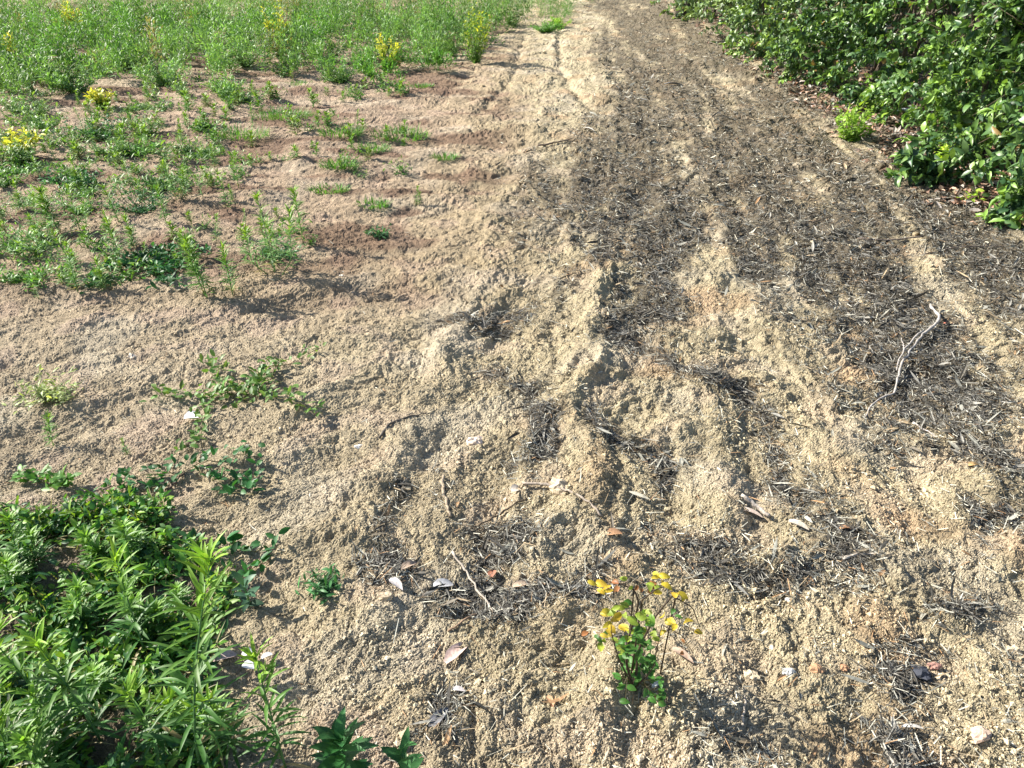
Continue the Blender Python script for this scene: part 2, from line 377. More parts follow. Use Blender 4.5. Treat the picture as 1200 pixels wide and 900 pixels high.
def build_litter():
    pal = np.array([[.43, .42, .35], [.62, .59, .47], [.055, .048, .036], [.10, .082, .055], [.30, .23, .14], [.19, .19, .16], [.33, .20, .10], [.03, .029, .024]])
    mb = MB()
    for (N, kind) in ((950000, 0), (24000, 1)):
        x, y = scatter(N, lambda x, y: np.clip(litter(x, y)-.02, 0, 1)**1.15, ymax=19)
        n = len(x); d = np.sqrt(x*x+y*y+CAM_H**2)
        a = rng.uniform(0, 6.28, n)
        if kind == 0: L = rng.gamma(2.2, .0075, n)+.006; W = rng.uniform(.0010, .0036, n)
        else: L = rng.gamma(3, .014, n)+.012; W = rng.uniform(.004, .013, n)
        k = 1+.16*np.clip(d-2, 0, 9); L = np.minimum(L, .055 if kind == 0 else .08)*k**.25; W = W*k
        D = np.stack([np.cos(a), np.sin(a), rng.normal(.05, .28, n)], -1)
        U = np.stack([rng.normal(0, .55, n), rng.normal(0, .55, n), np.ones(n)], -1)
        P = np.stack([x, y, relief(x, y)+rng.uniform(.001, .007, n)], -1)
        p = [.19, .08, .15, .13, .14, .14, .04, .13]
        K = pal[rng.choice(8, n, p=p)]*rng.uniform(.7, 1.3, (n, 1)); dk = rng.uniform(size=n) < .80*sm(.40, .85, litter(x, y))*(1-.6*sm(3, 6, y)); K[dk] = np.array([[.036, .033, .027], [.085, .076, .06], [.24, .23, .20]])[rng.integers(0, 3, dk.sum())]
        if kind == 1: K *= np.where(K.mean(1, keepdims=True) > .3, .55, 1)
        leaves(mb, P, D, U, L, W, K, 'strip' if kind == 0 else 'lance', rng.normal(.1, .45, n), rng.uniform(-.2, .7, n), rows=2 if kind == 0 else 4)
    print('litter', mb.n)
    tag(mb.build('leaf_litter', M_DRY), 'grey and brown shredded leaves and twigs covering the track', 'leaf litter', kind='stuff')
    mb = MB()                                              # loose bits that lie on bare ground everywhere
    x, y = scatter(9000, lambda x, y: .35+.3*pn(x*2, y*2, 61), ymax=10); n = len(x); a = rng.uniform(0, 6.28, n)
    P = np.stack([x, y, relief(x, y)+.002], -1); D = np.stack([np.cos(a), np.sin(a), rng.normal(0, .12, n)], -1)
    U = np.stack([rng.normal(0, .4, n), rng.normal(0, .4, n), np.ones(n)], -1)
    K = pal[rng.choice(8, n)]*rng.uniform(.7, 1.4, (n, 1)); k = 1+.2*np.clip(y-2, 0, 8)
    leaves(mb, P, D, U, (rng.gamma(2, .008, n)+.006)*np.sqrt(k), rng.uniform(.001, .003, n)*k, K, 'strip', rng.normal(.1, .4, n), .3, rows=3)
    tag(mb.build('straw_bits', M_DRY), 'loose straw bits dotted over the bare soil', 'straw bits', kind='stuff')
    mb = MB()                                              # fallen leaves under the shrubs
    def dens(x, y):
        wx = x+.15*pn(x*3, y*3, 71)
        return np.clip(sm(2.5, 2.9, wx)*sm(4.0, 4.8, y)*.8+inpoly(wx, y, [(950,95),(1010,150),(1070,150),(1110,205),(1150,215),(1130,100),(1000,60)])*1., 0, 1)*(x < 4.2)
    x, y = scatter(60000, dens, 3.9, 17); n = len(x); a = rng.uniform(0, 6.28, n)
    P = np.stack([x, y, relief(x, y)+rng.uniform(.003, .03, n)], -1); D = np.stack([np.cos(a), np.sin(a), rng.normal(.1, .35, n)], -1)
    U = np.stack([rng.normal(0, .5, n), rng.normal(0, .5, n), np.ones(n)], -1)
    pal2 = np.array([[.30, .17, .11], [.20, .12, .08], [.42, .28, .20], [.36, .32, .28], [.10, .07, .05]])
    leaves(mb, P, D, U, rng.uniform(.035, .075, n), rng.uniform(.016, .034, n), pal2[rng.choice(5, n)]*rng.uniform(.7, 1.3, (n, 1)), 'ovate', rng.normal(.15, .5, n), rng.uniform(0, .8, n), rows=4)
    tag(mb.build('fallen_leaves', M_DRY), 'brown fallen leaves lying along the foot of the shrubs', 'fallen leaves', kind='stuff')
build_litter()

# ------------------------------------------------------------ weeds
GREEN, SAGE, DEEP, LIME, YELL = (.085, .20, .035), (.13, .24, .075), (.035, .12, .035), (.20, .33, .05), (.56, .56, .06)
def spiky_weed(h, nl=70, ll=.05, lw=.007, c=GREEN, tip=LIME, stems=1, lean=.12, tilt=.9, seed=0, side=0):
    """upright stem set all round with narrow leaves; returns (stem mesh builder, leaf mesh builder)"""
    ms, ml = MB(), MB()
    for s in range(stems):
        hh = h*(1 if s == 0 else rng.uniform(.55, .9)); a = rng.uniform(0, 6.28); off = 0 if s == 0 else .36*h*rng.uniform(.4, 1)
        b = np.array([off*math.cos(a), off*math.sin(a), 0]); l_ = rng.normal(0, lean, 2)*hh
        n = 9; t = np.linspace(0, 1, n)[:, None]
        pts = b*np.minimum(1, .4+t*2)+np.concatenate([l_[0]*t**1.6, l_[1]*t**1.6, hh*t], 1)
        tube(ms, pts, np.linspace(.0028, .001, n)*(h/.3)**.4, np.array(c)*1.1+.02)
        m = nl; u = rng.uniform(.04, 1, m)**.9; u[-8:] = rng.uniform(.93, 1, 8)
        P = np.stack([np.interp(u, t[:, 0], pts[:, k]) for k in range(3)], 1)
        az = np.arange(m)*2.4+rng.uniform(0, .6, m); el = tilt*(.35+.75*u**2)+rng.normal(0, .16, m)
        D = np.stack([np.cos(az)*np.cos(el), np.sin(az)*np.cos(el), np.sin(el)], 1)
        U = np.tile([0, 0, 1.], (m, 1))+.2*rng.normal(size=(m, 3))
        Ls = ll*(1.15-.45*u)*rng.uniform(.7, 1.2, m)
        K = vary(c, m, .25)*(1-u[:, None]**3)+vary(tip, m, .2)*u[:, None]**3
        dry = (u < .16) & (rng.uniform(size=m) < .5); K[dry] = vary((.30, .25, .12), dry.sum(), .3)
        leaves(ml, P, D, U, Ls, lw*rng.uniform(.8, 1.2, m), K, 'lance', rng.uniform(.2, .75, m), .35, rows=5)
    return ms, ml
def bushy_weed(h, r, n=160, ll=.04, lw=.014, c=GREEN, c2=LIME, prof='ovate', flat=False, nst=9, topc=None):
    """several spreading stems with leaves"""
    ms, ml = MB(), MB()
    for s in range(nst):
        a = rng.uniform(0, 6.28); rr = r*rng.uniform(.3, 1); hh = h*rng.uniform(.55, 1)*(1-.35*rr/r)
        t = np.linspace(0, 1, 7)[:, None]; q = t**rng.uniform(.55, 1.1)
        zz = hh*t**rng.uniform(.9, 1.5)
        pts = np.concatenate([rr*math.cos(a)*q+.01*rng.normal(size=(7, 1)), rr*math.sin(a)*q+.01*rng.normal(size=(7, 1)), zz], 1); pts[0] *= .2
        tube(ms, pts, np.linspace(.003, .001, 7)*max(.6, h/.2)**.5, np.array(c)*.9+.03, 4)
        m = max(3, n//nst); u = rng.uniform(.03, 1, m)
        P = np.stack([np.interp(u, t[:, 0], pts[:, k]) for k in range(3)], 1)+rng.normal(0, .012, (m, 3)); P[:, 2] = np.abs(P[:, 2])
        az = rng.uniform(0, 6.28, m); el = rng.uniform(-.1, 1.1, m)
        D = np.stack([np.cos(az)*np.cos(el), np.sin(az)*np.cos(el), np.sin(el)], 1)
        U = np.tile([0, 0, 1.], (m, 1))+.35*rng.normal(size=(m, 3))
        f = (u**2*rng.uniform(.2, 1, m))[:, None]
        K = vary(c, m, .3)*(1-f)+vary(c2, m, .25)*f
        if topc is not None:
            k = P[:, 2] > h*rng.uniform(.2, .6, m); K[k] = vary(topc, k.sum(), .25)
        leaves(ml, P, D, U, ll*rng.uniform(.6, 1.2, m), lw*rng.uniform(.7, 1.2, m), K, prof, rng.uniform(.1, .6, m), .25, rows=4)
    return ms, ml
def grass_tuft(h, r, n=120, c=GREEN, lw=.004):
    ml = MB(); a = rng.uniform(0, 6.28, n); q = r*np.sqrt(rng.uniform(0, 1, n))
    P = np.stack([q*np.cos(a), q*.6*np.sin(a), np.zeros(n)], 1); az = a+rng.normal(0, .8, n); el = rng.uniform(.5, 1.4, n)
    D = np.stack([np.cos(az)*np.cos(el), np.sin(az)*np.cos(el), np.sin(el)], 1)
    leaves(ml, P, D, np.tile([0, 0, 1.], (n, 1)), h*rng.uniform(.5, 1.2, n), lw*rng.uniform(.7, 1.3, n), vary(c, n, .3), 'blade', rng.uniform(.1, .9, n), .3, rows=4)
    return None, ml
def runner_weed(paths, c=GREEN, ll=.02, lw=.011, step=.012, tangle=0.):
    """stems creeping over the ground with leaves on both sides (world coordinates, returns origin too)"""
    ms, ml = MB(), MB(); o = None
    for pix in paths:
        g = [G(*p) for p in pix]; pts = np.array([[q[0], q[1], 0] for q in g]); q = smooth_line(pts, 24, .004)
        q[:, 2] = relief(q[:, 0], q[:, 1])+.006+.012*np.abs(np.sin(np.linspace(0, 9, 24)))
        if o is None: o = q[0].copy()
        q = q-o; tube(ms, q, .0016, (.16, .14, .06), 4)
        ln = np.sum(np.linalg.norm(np.diff(q, axis=0), axis=1)); m = int(ln/step); u = rng.uniform(0, 23, m)
        P = np.stack([np.interp(u, np.arange(24), q[:, k]) for k in range(3)], 1); P[:, :2] += rng.normal(0, tangle, (m, 2)); P[:, 2] += rng.uniform(0, .015+.8*tangle, m)
        az = rng.uniform(0, 6.28, m); el = rng.uniform(-.1, 1.0, m)
        D = np.stack([np.cos(az)*np.cos(el), np.sin(az)*np.cos(el), np.sin(el)], 1)
        U = np.tile([0, 0, 1.], (m, 1))+.4*rng.normal(size=(m, 3))
        leaves(ml, P, D, U, ll*rng.uniform(.6, 1.3, m), lw*rng.uniform(.7, 1.2, m), vary(c, m, .35, .12), 'ovate', rng.uniform(0, .5, m), .25, rows=4)
    return ms, ml, o
def place(name, label, cat, loc, mbs, group=None, rz=0., sc_=1., mleaf=M_LEAF):
    t = empty(name, loc, label, cat, group, rz, sc_)
    if mbs[0] is not None: mbs[0].build('stem', M_STEM, t, True)
    mbs[1].build('foliage', mleaf, t, True)
    return t
def copy_thing(src, loc, rz, sc_, label=None):
    r = src.copy(); C.objects.link(r); r.location = loc; r.rotation_euler = (0, 0, rz); r.scale = (sc_,)*3
    if label: r['label'] = label
    for ch in list(src.children):
        c = ch.copy(); C.objects.link(c); c.parent = r
    return r
G_SPIKE = 'upright narrow leaved weeds on the bare soil'
SPIKES = [  # foot x, foot y, tip y, stems, leaf scale, label
 (355,282,222,1,1.,'single tall spiky weed beside a brown hollow, alone beyond the triple clump'),
 (322,320,234,4,1.,'largest spiky weed clump with several leaning stems on bare soil'),
 (242,347,281,2,1.,'spiky weed next to the creeping dark patch, fuller of a close pair'),
 (272,342,284,1,1.,'slim spiky weed of a close pair, between its fuller twin and the largest clump'),
 (142,306,256,1,1.1,'pale feathery spiky weed standing just above the dark creeping patch'),
 (214,308,271,1,.9,'short thin spiky weed just behind the close pair'),
 (68,272,222,2,1.2,'tall weed rising out of a broad leafy clump near the photo edge'),
 (207,235,192,2,1.,'bushy topped spiky weed among the middle rows, behind a smaller one'),
 (195,263,224,1,1.,'small spiky weed directly in front of a bushier one'),
 (62,520,488,1,.9,'tiny grassy weed alone on pale soil above the leafy corner patch'),
 (238,232,208,1,.8,'small pale weed on the pinkish soil, mid field'),
 (276,212,190,1,.8,'faint short weed seedling near a shadowed brown streak'),
 (488,241,221,2,.7,'small light green weed on trampled ridges by the ruts'),
 (90,178,148,1,.9,'thin upright weed next to the round yellow plant'),
 (420,165,128,1,.6,'sparse wiry weed standing in the grass tufts near the ruts'),
 (45,350,334,1,.6,'tiny sprout on smooth soil below the leafy edge clumps'),
 (288,262,246,1,.6,'tiny yellowish seedling between the tall weeds'),
 (150,535,515,1,.5,'little blue green sprig over the creeping runners'),
]
spike_first = None
for i, (bx, by, ty, ns, ls, lab) in enumerate(SPIKES):
    h = max(.04, plant_height(by, ty)); k = (h/.3)**.5
    h *= 1.0; mbs = spiky_weed(h, int((130 if ns < 3 else 75)*min(1, .4+h*2)), .066*ls*k, .0072*k*ls, SAGE if i % 3 == 1 else GREEN, LIME, ns, .08, .9)
    t = place('spiky_weed', lab, 'weed', foot(bx, by), mbs, G_SPIKE)

# broad clumps and yellow plants
G_YEL = 'yellow leaved plants in the field'
YEL = [(28,187,150,.16,.95,'round bright yellow leaved weed low on bare soil'),
 (122,128,98,.12,.8,'small pale yellow weed near the sandy bare patch'),
 (92,52,4,.16,.55,'tall yellow weed sticking out of the dense green field, near its far corner'),
 (325,66,6,.22,.45,'loose tall yellow green shrub in the dense field, widest of the yellow ones'),
 (452,84,42,.20,.5,'green bush with orange yellow top at the field edge'),
 (558,74,8,.20,.4,'yellow green sapling by the start of the tyre ruts'),
 (14,78,40,.16,.6,'dull yellow weed at the far photo edge in the field'),
 (358,36,14,.1,.5,'small cream yellow sprig in dense green weeds')]
for bx, by, ty, r, amt, lab in YEL:
    h = plant_height(by, ty)*(1.4 if by < 90 else 1.)
    place('yellow_weed', lab, 'weed', foot(bx, by), bushy_weed(h, r*1.0, int((420+500*h)), .042, .018, (.12, .24, .04), YELL, 'ovate', nst=16, topc=None if amt < .42 else (.56, .55, .07)), G_YEL)
G_CL = 'low green clumps in the bare field'
CLUMPS = [(55,292,.16,.26,SAGE,'sage coloured leafy clump round the tall edge weed'), (18,292,.08,.18,GREEN,'bright low clump at the photo edge beside the sage one'),
 (165,246,.17,.17,DEEP,'dark broad leaved clump beside the bushy spiky weed'), (30,330,.07,.2,GREEN,'light flattened clump above the tiny sprout'),
 (60,465,.09,.13,(.22,.27,.10),'yellowish fine leaved weed in the middle of pale soil'), (378,694,.06,.05,DEEP,'tiny rosette alone on sandy soil past the leafy corner'),
 (445,276,.05,.06,DEEP,'small dark rosette on the pale track shoulder'), (330,300,.07,.12,DEEP,'low dark leaves at the foot of the largest spiky clump'),
 (95,250,.09,.16,GREEN,'bright clump on a soil bank between two spiky weeds'), (30,240,.08,.2,SAGE,'faded clump on the edge of a brown bank'),
 (120,160,.11,.28,DEEP,'dark olive mound in the middle of the bare field'), (160,180,.10,.2,GREEN,'leafy clump in front of the dark olive mound'),
 (20,132,.2,.2,SAGE,'upright sage clump near the small pale yellow weed'), (90,108,.24,.28,SAGE,'tall sage clump between dense field and pale yellow weed'),
 (195,102,.24,.32,SAGE,'wide sage clump reaching out over the sandy bare patch'), (268,116,.2,.2,SAGE,'medium clump on sand next to the curved tyre print'),
 (290,78,.26,.2,SAGE,'upright clump touching the dense field above the sand'), (398,92,.26,.22,GREEN,'upright green clump at the field edge before the orange topped bush'),
 (340,60,.22,.3,GREEN,'green clump under the tall yellow green shrub'), (640,38,.12,.25,GREEN,'low weed between the far tyre ruts'),
 (655,34,.16,.2,LIME,'light green tuft standing in the far wheel rut'), (150,80,.2,.3,SAGE,'grey green clump along the ragged field edge'),
 (45,95,.2,.3,SAGE,'grey green clump below the dull yellow edge weed'), (240,150,.06,.15,GREEN,'thin clump on the shadowed streak'), 
 (12,205,.07,.22,GREEN,'pale clump right below the round yellow weed'), (90,215,.07,.2,DEEP,'dark low clump mid field'), (510,58,.12,.2,LIME,'light clump at the field corner by the yellow green sapling')]
for bx, by, h, r, c, lab in CLUMPS:
    far = by < 130
    place('leafy_weed', lab, 'weed', foot(bx, by), bushy_weed(h*(1.15 if not far else 1.3), r*(1.25 if not far else 1.2), int((420 if not far else 900)*(r/.2)), .045 if by < 220 else .03, .012 if by < 220 else .009, c, tuple(min(1, q*1.9) for q in c), 'lance', nst=22), G_CL)
G_GR = 'grass tufts beside the ruts'
TUFTS = [(280,162,.09,.24,'grass patch on a soil bank, widest of the grass patches'), (330,136,.09,.26,'long dull grass strip below the sandy patch'),
 (400,156,.10,.17,'lush grass tuft with the wiry weed in it'), (470,166,.10,.22,'lush grass patch on the cross ridge, closest to the ruts'),
 (398,196,.07,.13,'bright grass tuft below the wiry weed'), (437,240,.06,.10,'small grass tuft on trampled brown soil'),
 (520,186,.05,.10,'thin grass blades at the end of the cross ridge'), (435,176,.07,.14,'low grass joining two lush tufts'), (230,178,.06,.2,'sparse grass on the bank beside the widest patch'),
 (385,222,.05,.13,'faint grass wisps over the brown ridge'), (350,100,.06,.15,'thin grass by the curved tyre print'), (495,102,.05,.12,'flattened grass on pinkish soil')]
for bx, by, h, r, lab in TUFTS:
    place('grass_tuft', lab, 'grass tuft', foot(bx, by), grass_tuft(h, r, int(900*r+60), (.09, .23, .03), .005), G_GR)
r3 = np.random.default_rng(5); mids = []
for k in range(4):
    h = (.15, .11, .2, .09)[k]; mids.append(bushy_weed(h, (.2, .26, .17, .3)[k], (420, 460, 420, 500)[k], .04, .010, (SAGE, GREEN, SAGE, (.06, .15, .035))[k], (.2, .32, .09), 'lance', nst=20))
mb_ = [None]*4; cnt = 0
while cnt < 24:
    px, py = r3.uniform(-30, 330), r3.uniform(88, 235)
    if px > 330-.9*(py-88) or (py < 125 and 150 < px < 250): continue
    k = int(r3.integers(4)); g = G(px, py); loc = (g[0], g[1], float(Hs(g[0], g[1])[0])-.003); sc_ = r3.uniform(.6, 1.25); rz = r3.uniform(0, 6.2); cnt += 1
    if mb_[k] is None: mb_[k] = place('leafy_weed', 'spreading leafy weed among the others in the weedy half of the bare field', 'weed', loc, mids[k], 'spreading weeds of the bare field', rz, sc_)
    else: copy_thing(mb_[k], loc, rz, sc_)
# more small weeds across the bare field that nothing tells apart
G_S = 'small sprouts scattered over the bare field'
protos = []
for k in range(5):
    h = (.07, .09, .06, .1, .05)[k]
    protos.append(spiky_weed(h, 30, .035, .006, (GREEN, SAGE, (.14, .17, .06), GREEN, SAGE)[k], LIME, 2) if k % 2 == 0 else bushy_weed(h, .08, 50, .025, .008, (SAGE, GREEN)[k//2 % 2], LIME, 'lance', nst=6))
r4 = np.random.default_rng(15); sp = [spiky_weed(hh, 80, .05, .006, (GREEN, SAGE, GREEN)[q], LIME, (1, 2, 1)[q], .1) for q, hh in enumerate((.2, .17, .26))]; b3 = [None]*3; cnt = 0
while cnt < 44:
    px, py = r4.uniform(-30, 330), r4.uniform(115, 345)
    if px > 360-.55*(py-100) or min(math.hypot(px-a[0], (py-a[1])) for a in SPIKES) < 14: continue
    q = int(r4.integers(3)); g = G(px, py); loc = (g[0], g[1], float(Hs(g[0], g[1])[0])-.003); sc_ = r4.uniform(.55, 1.1); rz = r4.uniform(0, 6.2); cnt += 1
    if b3[q] is None: b3[q] = place('spiky_weed', 'slender upright weed, one of many small ones between the leafy clumps', 'weed', loc, sp[q], 'slender weeds between the clumps', rz, sc_)
    else: copy_thing(b3[q], loc, rz, sc_)
base = [None]*5; cnt = 0
r2 = np.random.default_rng(77)
while cnt < 225:
    px, py = r2.uniform(-40, 520), r2.uniform(92, 340)
    g = G(px, py); m = float(pn(np.array([g[0]*1.2]), np.array([g[1]*1.2]), 81)[0])
    lim = .9 - .9*max(0, (py-150)/190) - .5*max(0, (px-300)/200) + .9*m
    if r2.uniform() > lim: continue
    k = int(r2.integers(5)); z = float(Hs(g[0], g[1])[0]); loc = (g[0], g[1], z-.003); s = r2.uniform(.7, 1.5)+.8*(py < 190)*r2.uniform()
    if base[k] is None:
        base[k] = place('weed_sprout', 'small green weed sprout scattered on bare field soil', 'weed', loc, protos[k], G_S, r2.uniform(0, 6.2), s)
    else: copy_thing(base[k], loc, r2.uniform(0, 6.2), s)
    cnt += 1
# creeping weeds
RUN = [([[(285,470),(310,440),(350,425),(378,412)],[(270,465),(245,480),(232,520),(215,535)],[(285,462),(250,468),(180,468)],[(290,455),(325,480),(380,495)],[(275,470),(255,440),(250,425)],[(270,480),(300,470),(330,430)]],
        (.11,.20,.05), .030, .016, .006, .02, 'creeping weed with runners around a white scrap on pale soil'),
       ([[(150,565),(200,560),(260,552),(310,548)],[(270,570),(290,580),(300,560)],[(230,555),(270,585),(300,590)],[(150,570),(130,580),(200,575)]], DEEP, .03, .018, .008, .02, 'creeping weed reaching from the leafy corner over pink soil'),
       ([[(15,556),(60,565),(85,572)],[(20,560),(50,558),(90,580)]], GREEN, .03, .018, .007, .012, 'short runner weed along a pale ridge above the leafy corner'),
       ([[(185,315),(150,318),(115,325)],[(185,312),(215,305),(245,312)],[(180,320),(200,335),(205,345)],[(160,310),(190,322),(220,318)],[(150,312),(200,310)],[(120,330),(110,340)]], DEEP, .035, .018, .0035, .035, 'dark green creeping patch with broad leaves below the feathery weed'),
       ([[(260,640),(300,655),(330,650)],[(285,690),(300,670),(320,660)]], DEEP, .035, .022, .012, .015, 'blue green trailing sprig at the edge of the leafy corner')]
for paths, c, ll, lw, st, tg, lab in RUN:
    ms, ml, o = runner_weed(paths, c, ll, lw, st, tg)
    place('creeping_weed', lab, 'creeping weed', o, (ms, ml))

# ------------------------------------------------------------ leafy corner near the camera
def ground_cover():
    mb = MB(); n0 = 6200
    y = rng.uniform(.78, 2.1, n0); x = rng.uniform(-1.9, -.35, n0)
    wx, wy = x+.06*pn(x*6, y*6, 91), y+.06*pn(x*6, y*6, 92)
    m = inpoly(wx, wy, FG_PATCH) & (rng.uniform(size=n0) < 0.70+1.4*pn(x*5, y*5, 93)-.5*sm(1.65, 1.95, y)); x, y = x[m], y[m]; n = len(x)
    hh = rng.uniform(.01, .09, n)*(.6+.5*sm(-.9, -1.3, x)); z0 = relief(x, y)
    K0 = np.array([[.06, .17, .03], [.10, .23, .03], [.035, .11, .035], [.18, .31, .04]])
    for s in range(7):
        f = rng.uniform(.3, 1, n); P = np.stack([x+rng.normal(0, .012, n), y+rng.normal(0, .012, n), z0+hh*f], 1)
        az = rng.uniform(0, 6.28, n); el = rng.uniform(-.1, 1.0, n)
        D = np.stack([np.cos(az)*np.cos(el), np.sin(az)*np.cos(el), np.sin(el)], 1); U = np.tile([0, 0, 1.], (n, 1))+.45*rng.normal(size=(n, 3))
        leaves(mb, P, D, U, rng.uniform(.016, .040, n), rng.uniform(.007, .017, n), K0[rng.choice(4, n)]*rng.uniform(.7, 1.3, (n, 1)), 'ovate', rng.uniform(0, .6, n), .3, rows=4)
    st = rng.choice(n, min(n, 2500), replace=False)
    P = np.stack([x[st], y[st], z0[st]], 1); D = np.stack([rng.normal(0, .3, len(st)), rng.normal(0, .3, len(st)), np.ones(len(st))], 1)
    leaves(mb, P, D, rng.normal(size=(len(st), 3)), hh[st]*1.1, .003, vary((.15, .17, .06), len(st), .3), 'strip', .1, .3, rows=3)
    P = np.stack([x[st], y[st], z0[st]+.01], 1); a = rng.uniform(0, 6.28, len(st))
    leaves(mb, P, np.stack([np.cos(a), np.sin(a), rng.uniform(0, .7, len(st))], 1), np.tile([0, 0, 1.], (len(st), 1)), rng.uniform(.03, .09, len(st)), .0035, vary((.30, .27, .13), len(st), .5), 'blade', rng.uniform(.1, .8, len(st)), .3, rows=4)
    tag(mb.build('ground_cover_weeds', M_LEAF, smooth=True), 'mat of small oval green leaves filling the leafy corner', 'ground cover', kind='stuff')
ground_cover()
G_F = 'large spiky weeds in the leafy corner'
BIG = [(236,905,672,1,.115,.013,95,'tallest spiky weed with a long dark stem in the leafy corner'),
 (118,868,726,1,.10,.014,60,'spiky weed with yellow tipped rosette, in front of the tallest one'),
 (66,850,712,1,.10,.013,60,'spiky weed with fan of narrow leaves by the photo edge'),
 (172,770,640,1,.085,.012,60,'spiky weed half hidden behind the tallest one, beside a white scrap'),
 (335,902,768,1,.075,.011,60,'spiky weed standing alone on sand between corner patch and broad leaved weed'),
 (10,800,735,2,.09,.011,50,'low spiky weed cut off by the photo edge'),
 (190,880,790,2,.08,.010,60,'short bushy spiky weed under the tallest one'),
 (275,880,800,2,.08,.010,60,'short spiky weed leaning over sand next to the tallest one'),
 (10,900,800,2,.09,.011,50,'spiky weed in the very corner of the leafy patch')]
for bx, by, ty, ns, ll, lw, nl, lab in BIG:
    h = max(.08, plant_height(by, ty)-ll*.75)
    place('spiky_weed', lab, 'weed', foot(bx, by), spiky_weed(h, int(nl*1.0), ll*.95, lw*.66, (.05, .14, .03), (.23, .39, .05), ns, .10, .95), G_F)
r5 = np.random.default_rng(31); fs = [spiky_weed(hh, 70, .055, .007, (.055, .15, .03), (.18, .33, .05), 2, .12) for hh in (.13, .17, .10)]; b3 = [None]*3; cnt = 0
while cnt < 16:
    x_, y_ = r5.uniform(-1.7, -.45), r5.uniform(.85, 1.95)
    if not inpoly(np.array([x_]), np.array([y_]), FG_PATCH)[0] or r5.uniform() < (y_-1.0): continue
    q = cnt % 3; loc = (x_, y_, float(Hs(x_, y_)[0])-.003); sc_ = r5.uniform(.7, 1.2); rz = r5.uniform(0, 6.2); cnt += 1
    if b3[q] is None: b3[q] = place('spiky_weed', 'short feathery weed poking through the mat of oval leaves', 'weed', loc, fs[q], 'short weeds in the leafy corner', rz, sc_)
    else: copy_thing(b3[q], loc, rz, sc_)
# broad leaved weeds at the bottom edge
def broad_weed(h, n, ll, lw, c=DEEP):
    ms, ml = MB(), MB(); pts = np.array([[0, 0, 0], [.005, 0, h*.5], [-.004, .005, h]]); q = smooth_line(pts, 8, 0); tube(ms, q, np.linspace(.004, .002, 8), (.12, .20, .06))
    u = np.linspace(.1, 1, n); az = np.arange(n)*2.4; el = .2+.95*u**2
    P = np.stack([np.zeros(n), np.zeros(n), u*h], 1); D = np.stack([np.cos(az)*np.cos(el), np.sin(az)*np.cos(el), np.sin(el)], 1)
    leaves(ml, P, D, np.tile([0, 0, 1.], (n, 1))+.1*rng.normal(size=(n, 3)), ll*rng.uniform(.7, 1.1, n), lw*rng.uniform(.8, 1.1, n), vary(c, n, .3), 'lance', rng.uniform(.2, .6, n), .3, rows=6)
    return ms, ml
place('broad_leaf_weed', 'dark broad leaved weed on sand beside the lone spiky weed', 'weed', foot(408, 925), broad_weed(.16, 34, .08, .025))
place('broad_leaf_weed', 'small dark broad leaved weed with few leaves, cut by the lower photo edge', 'weed', foot(476, 925), broad_weed(.13, 14, .055, .022))
place('broad_leaf_weed', 'blue green broad leaved sprig at the rim of the leafy corner', 'weed', foot(292, 712), broad_weed(.08, 10, .045, .022, (.05, .12, .07)))
place('dry_grass_tuft', 'bleached curling dry grass blades in the dark corner', 'grass tuft', foot(8, 900), grass_tuft(.16, .07, 90, (.42, .42, .33), .006), None, mleaf=M_LEAF)

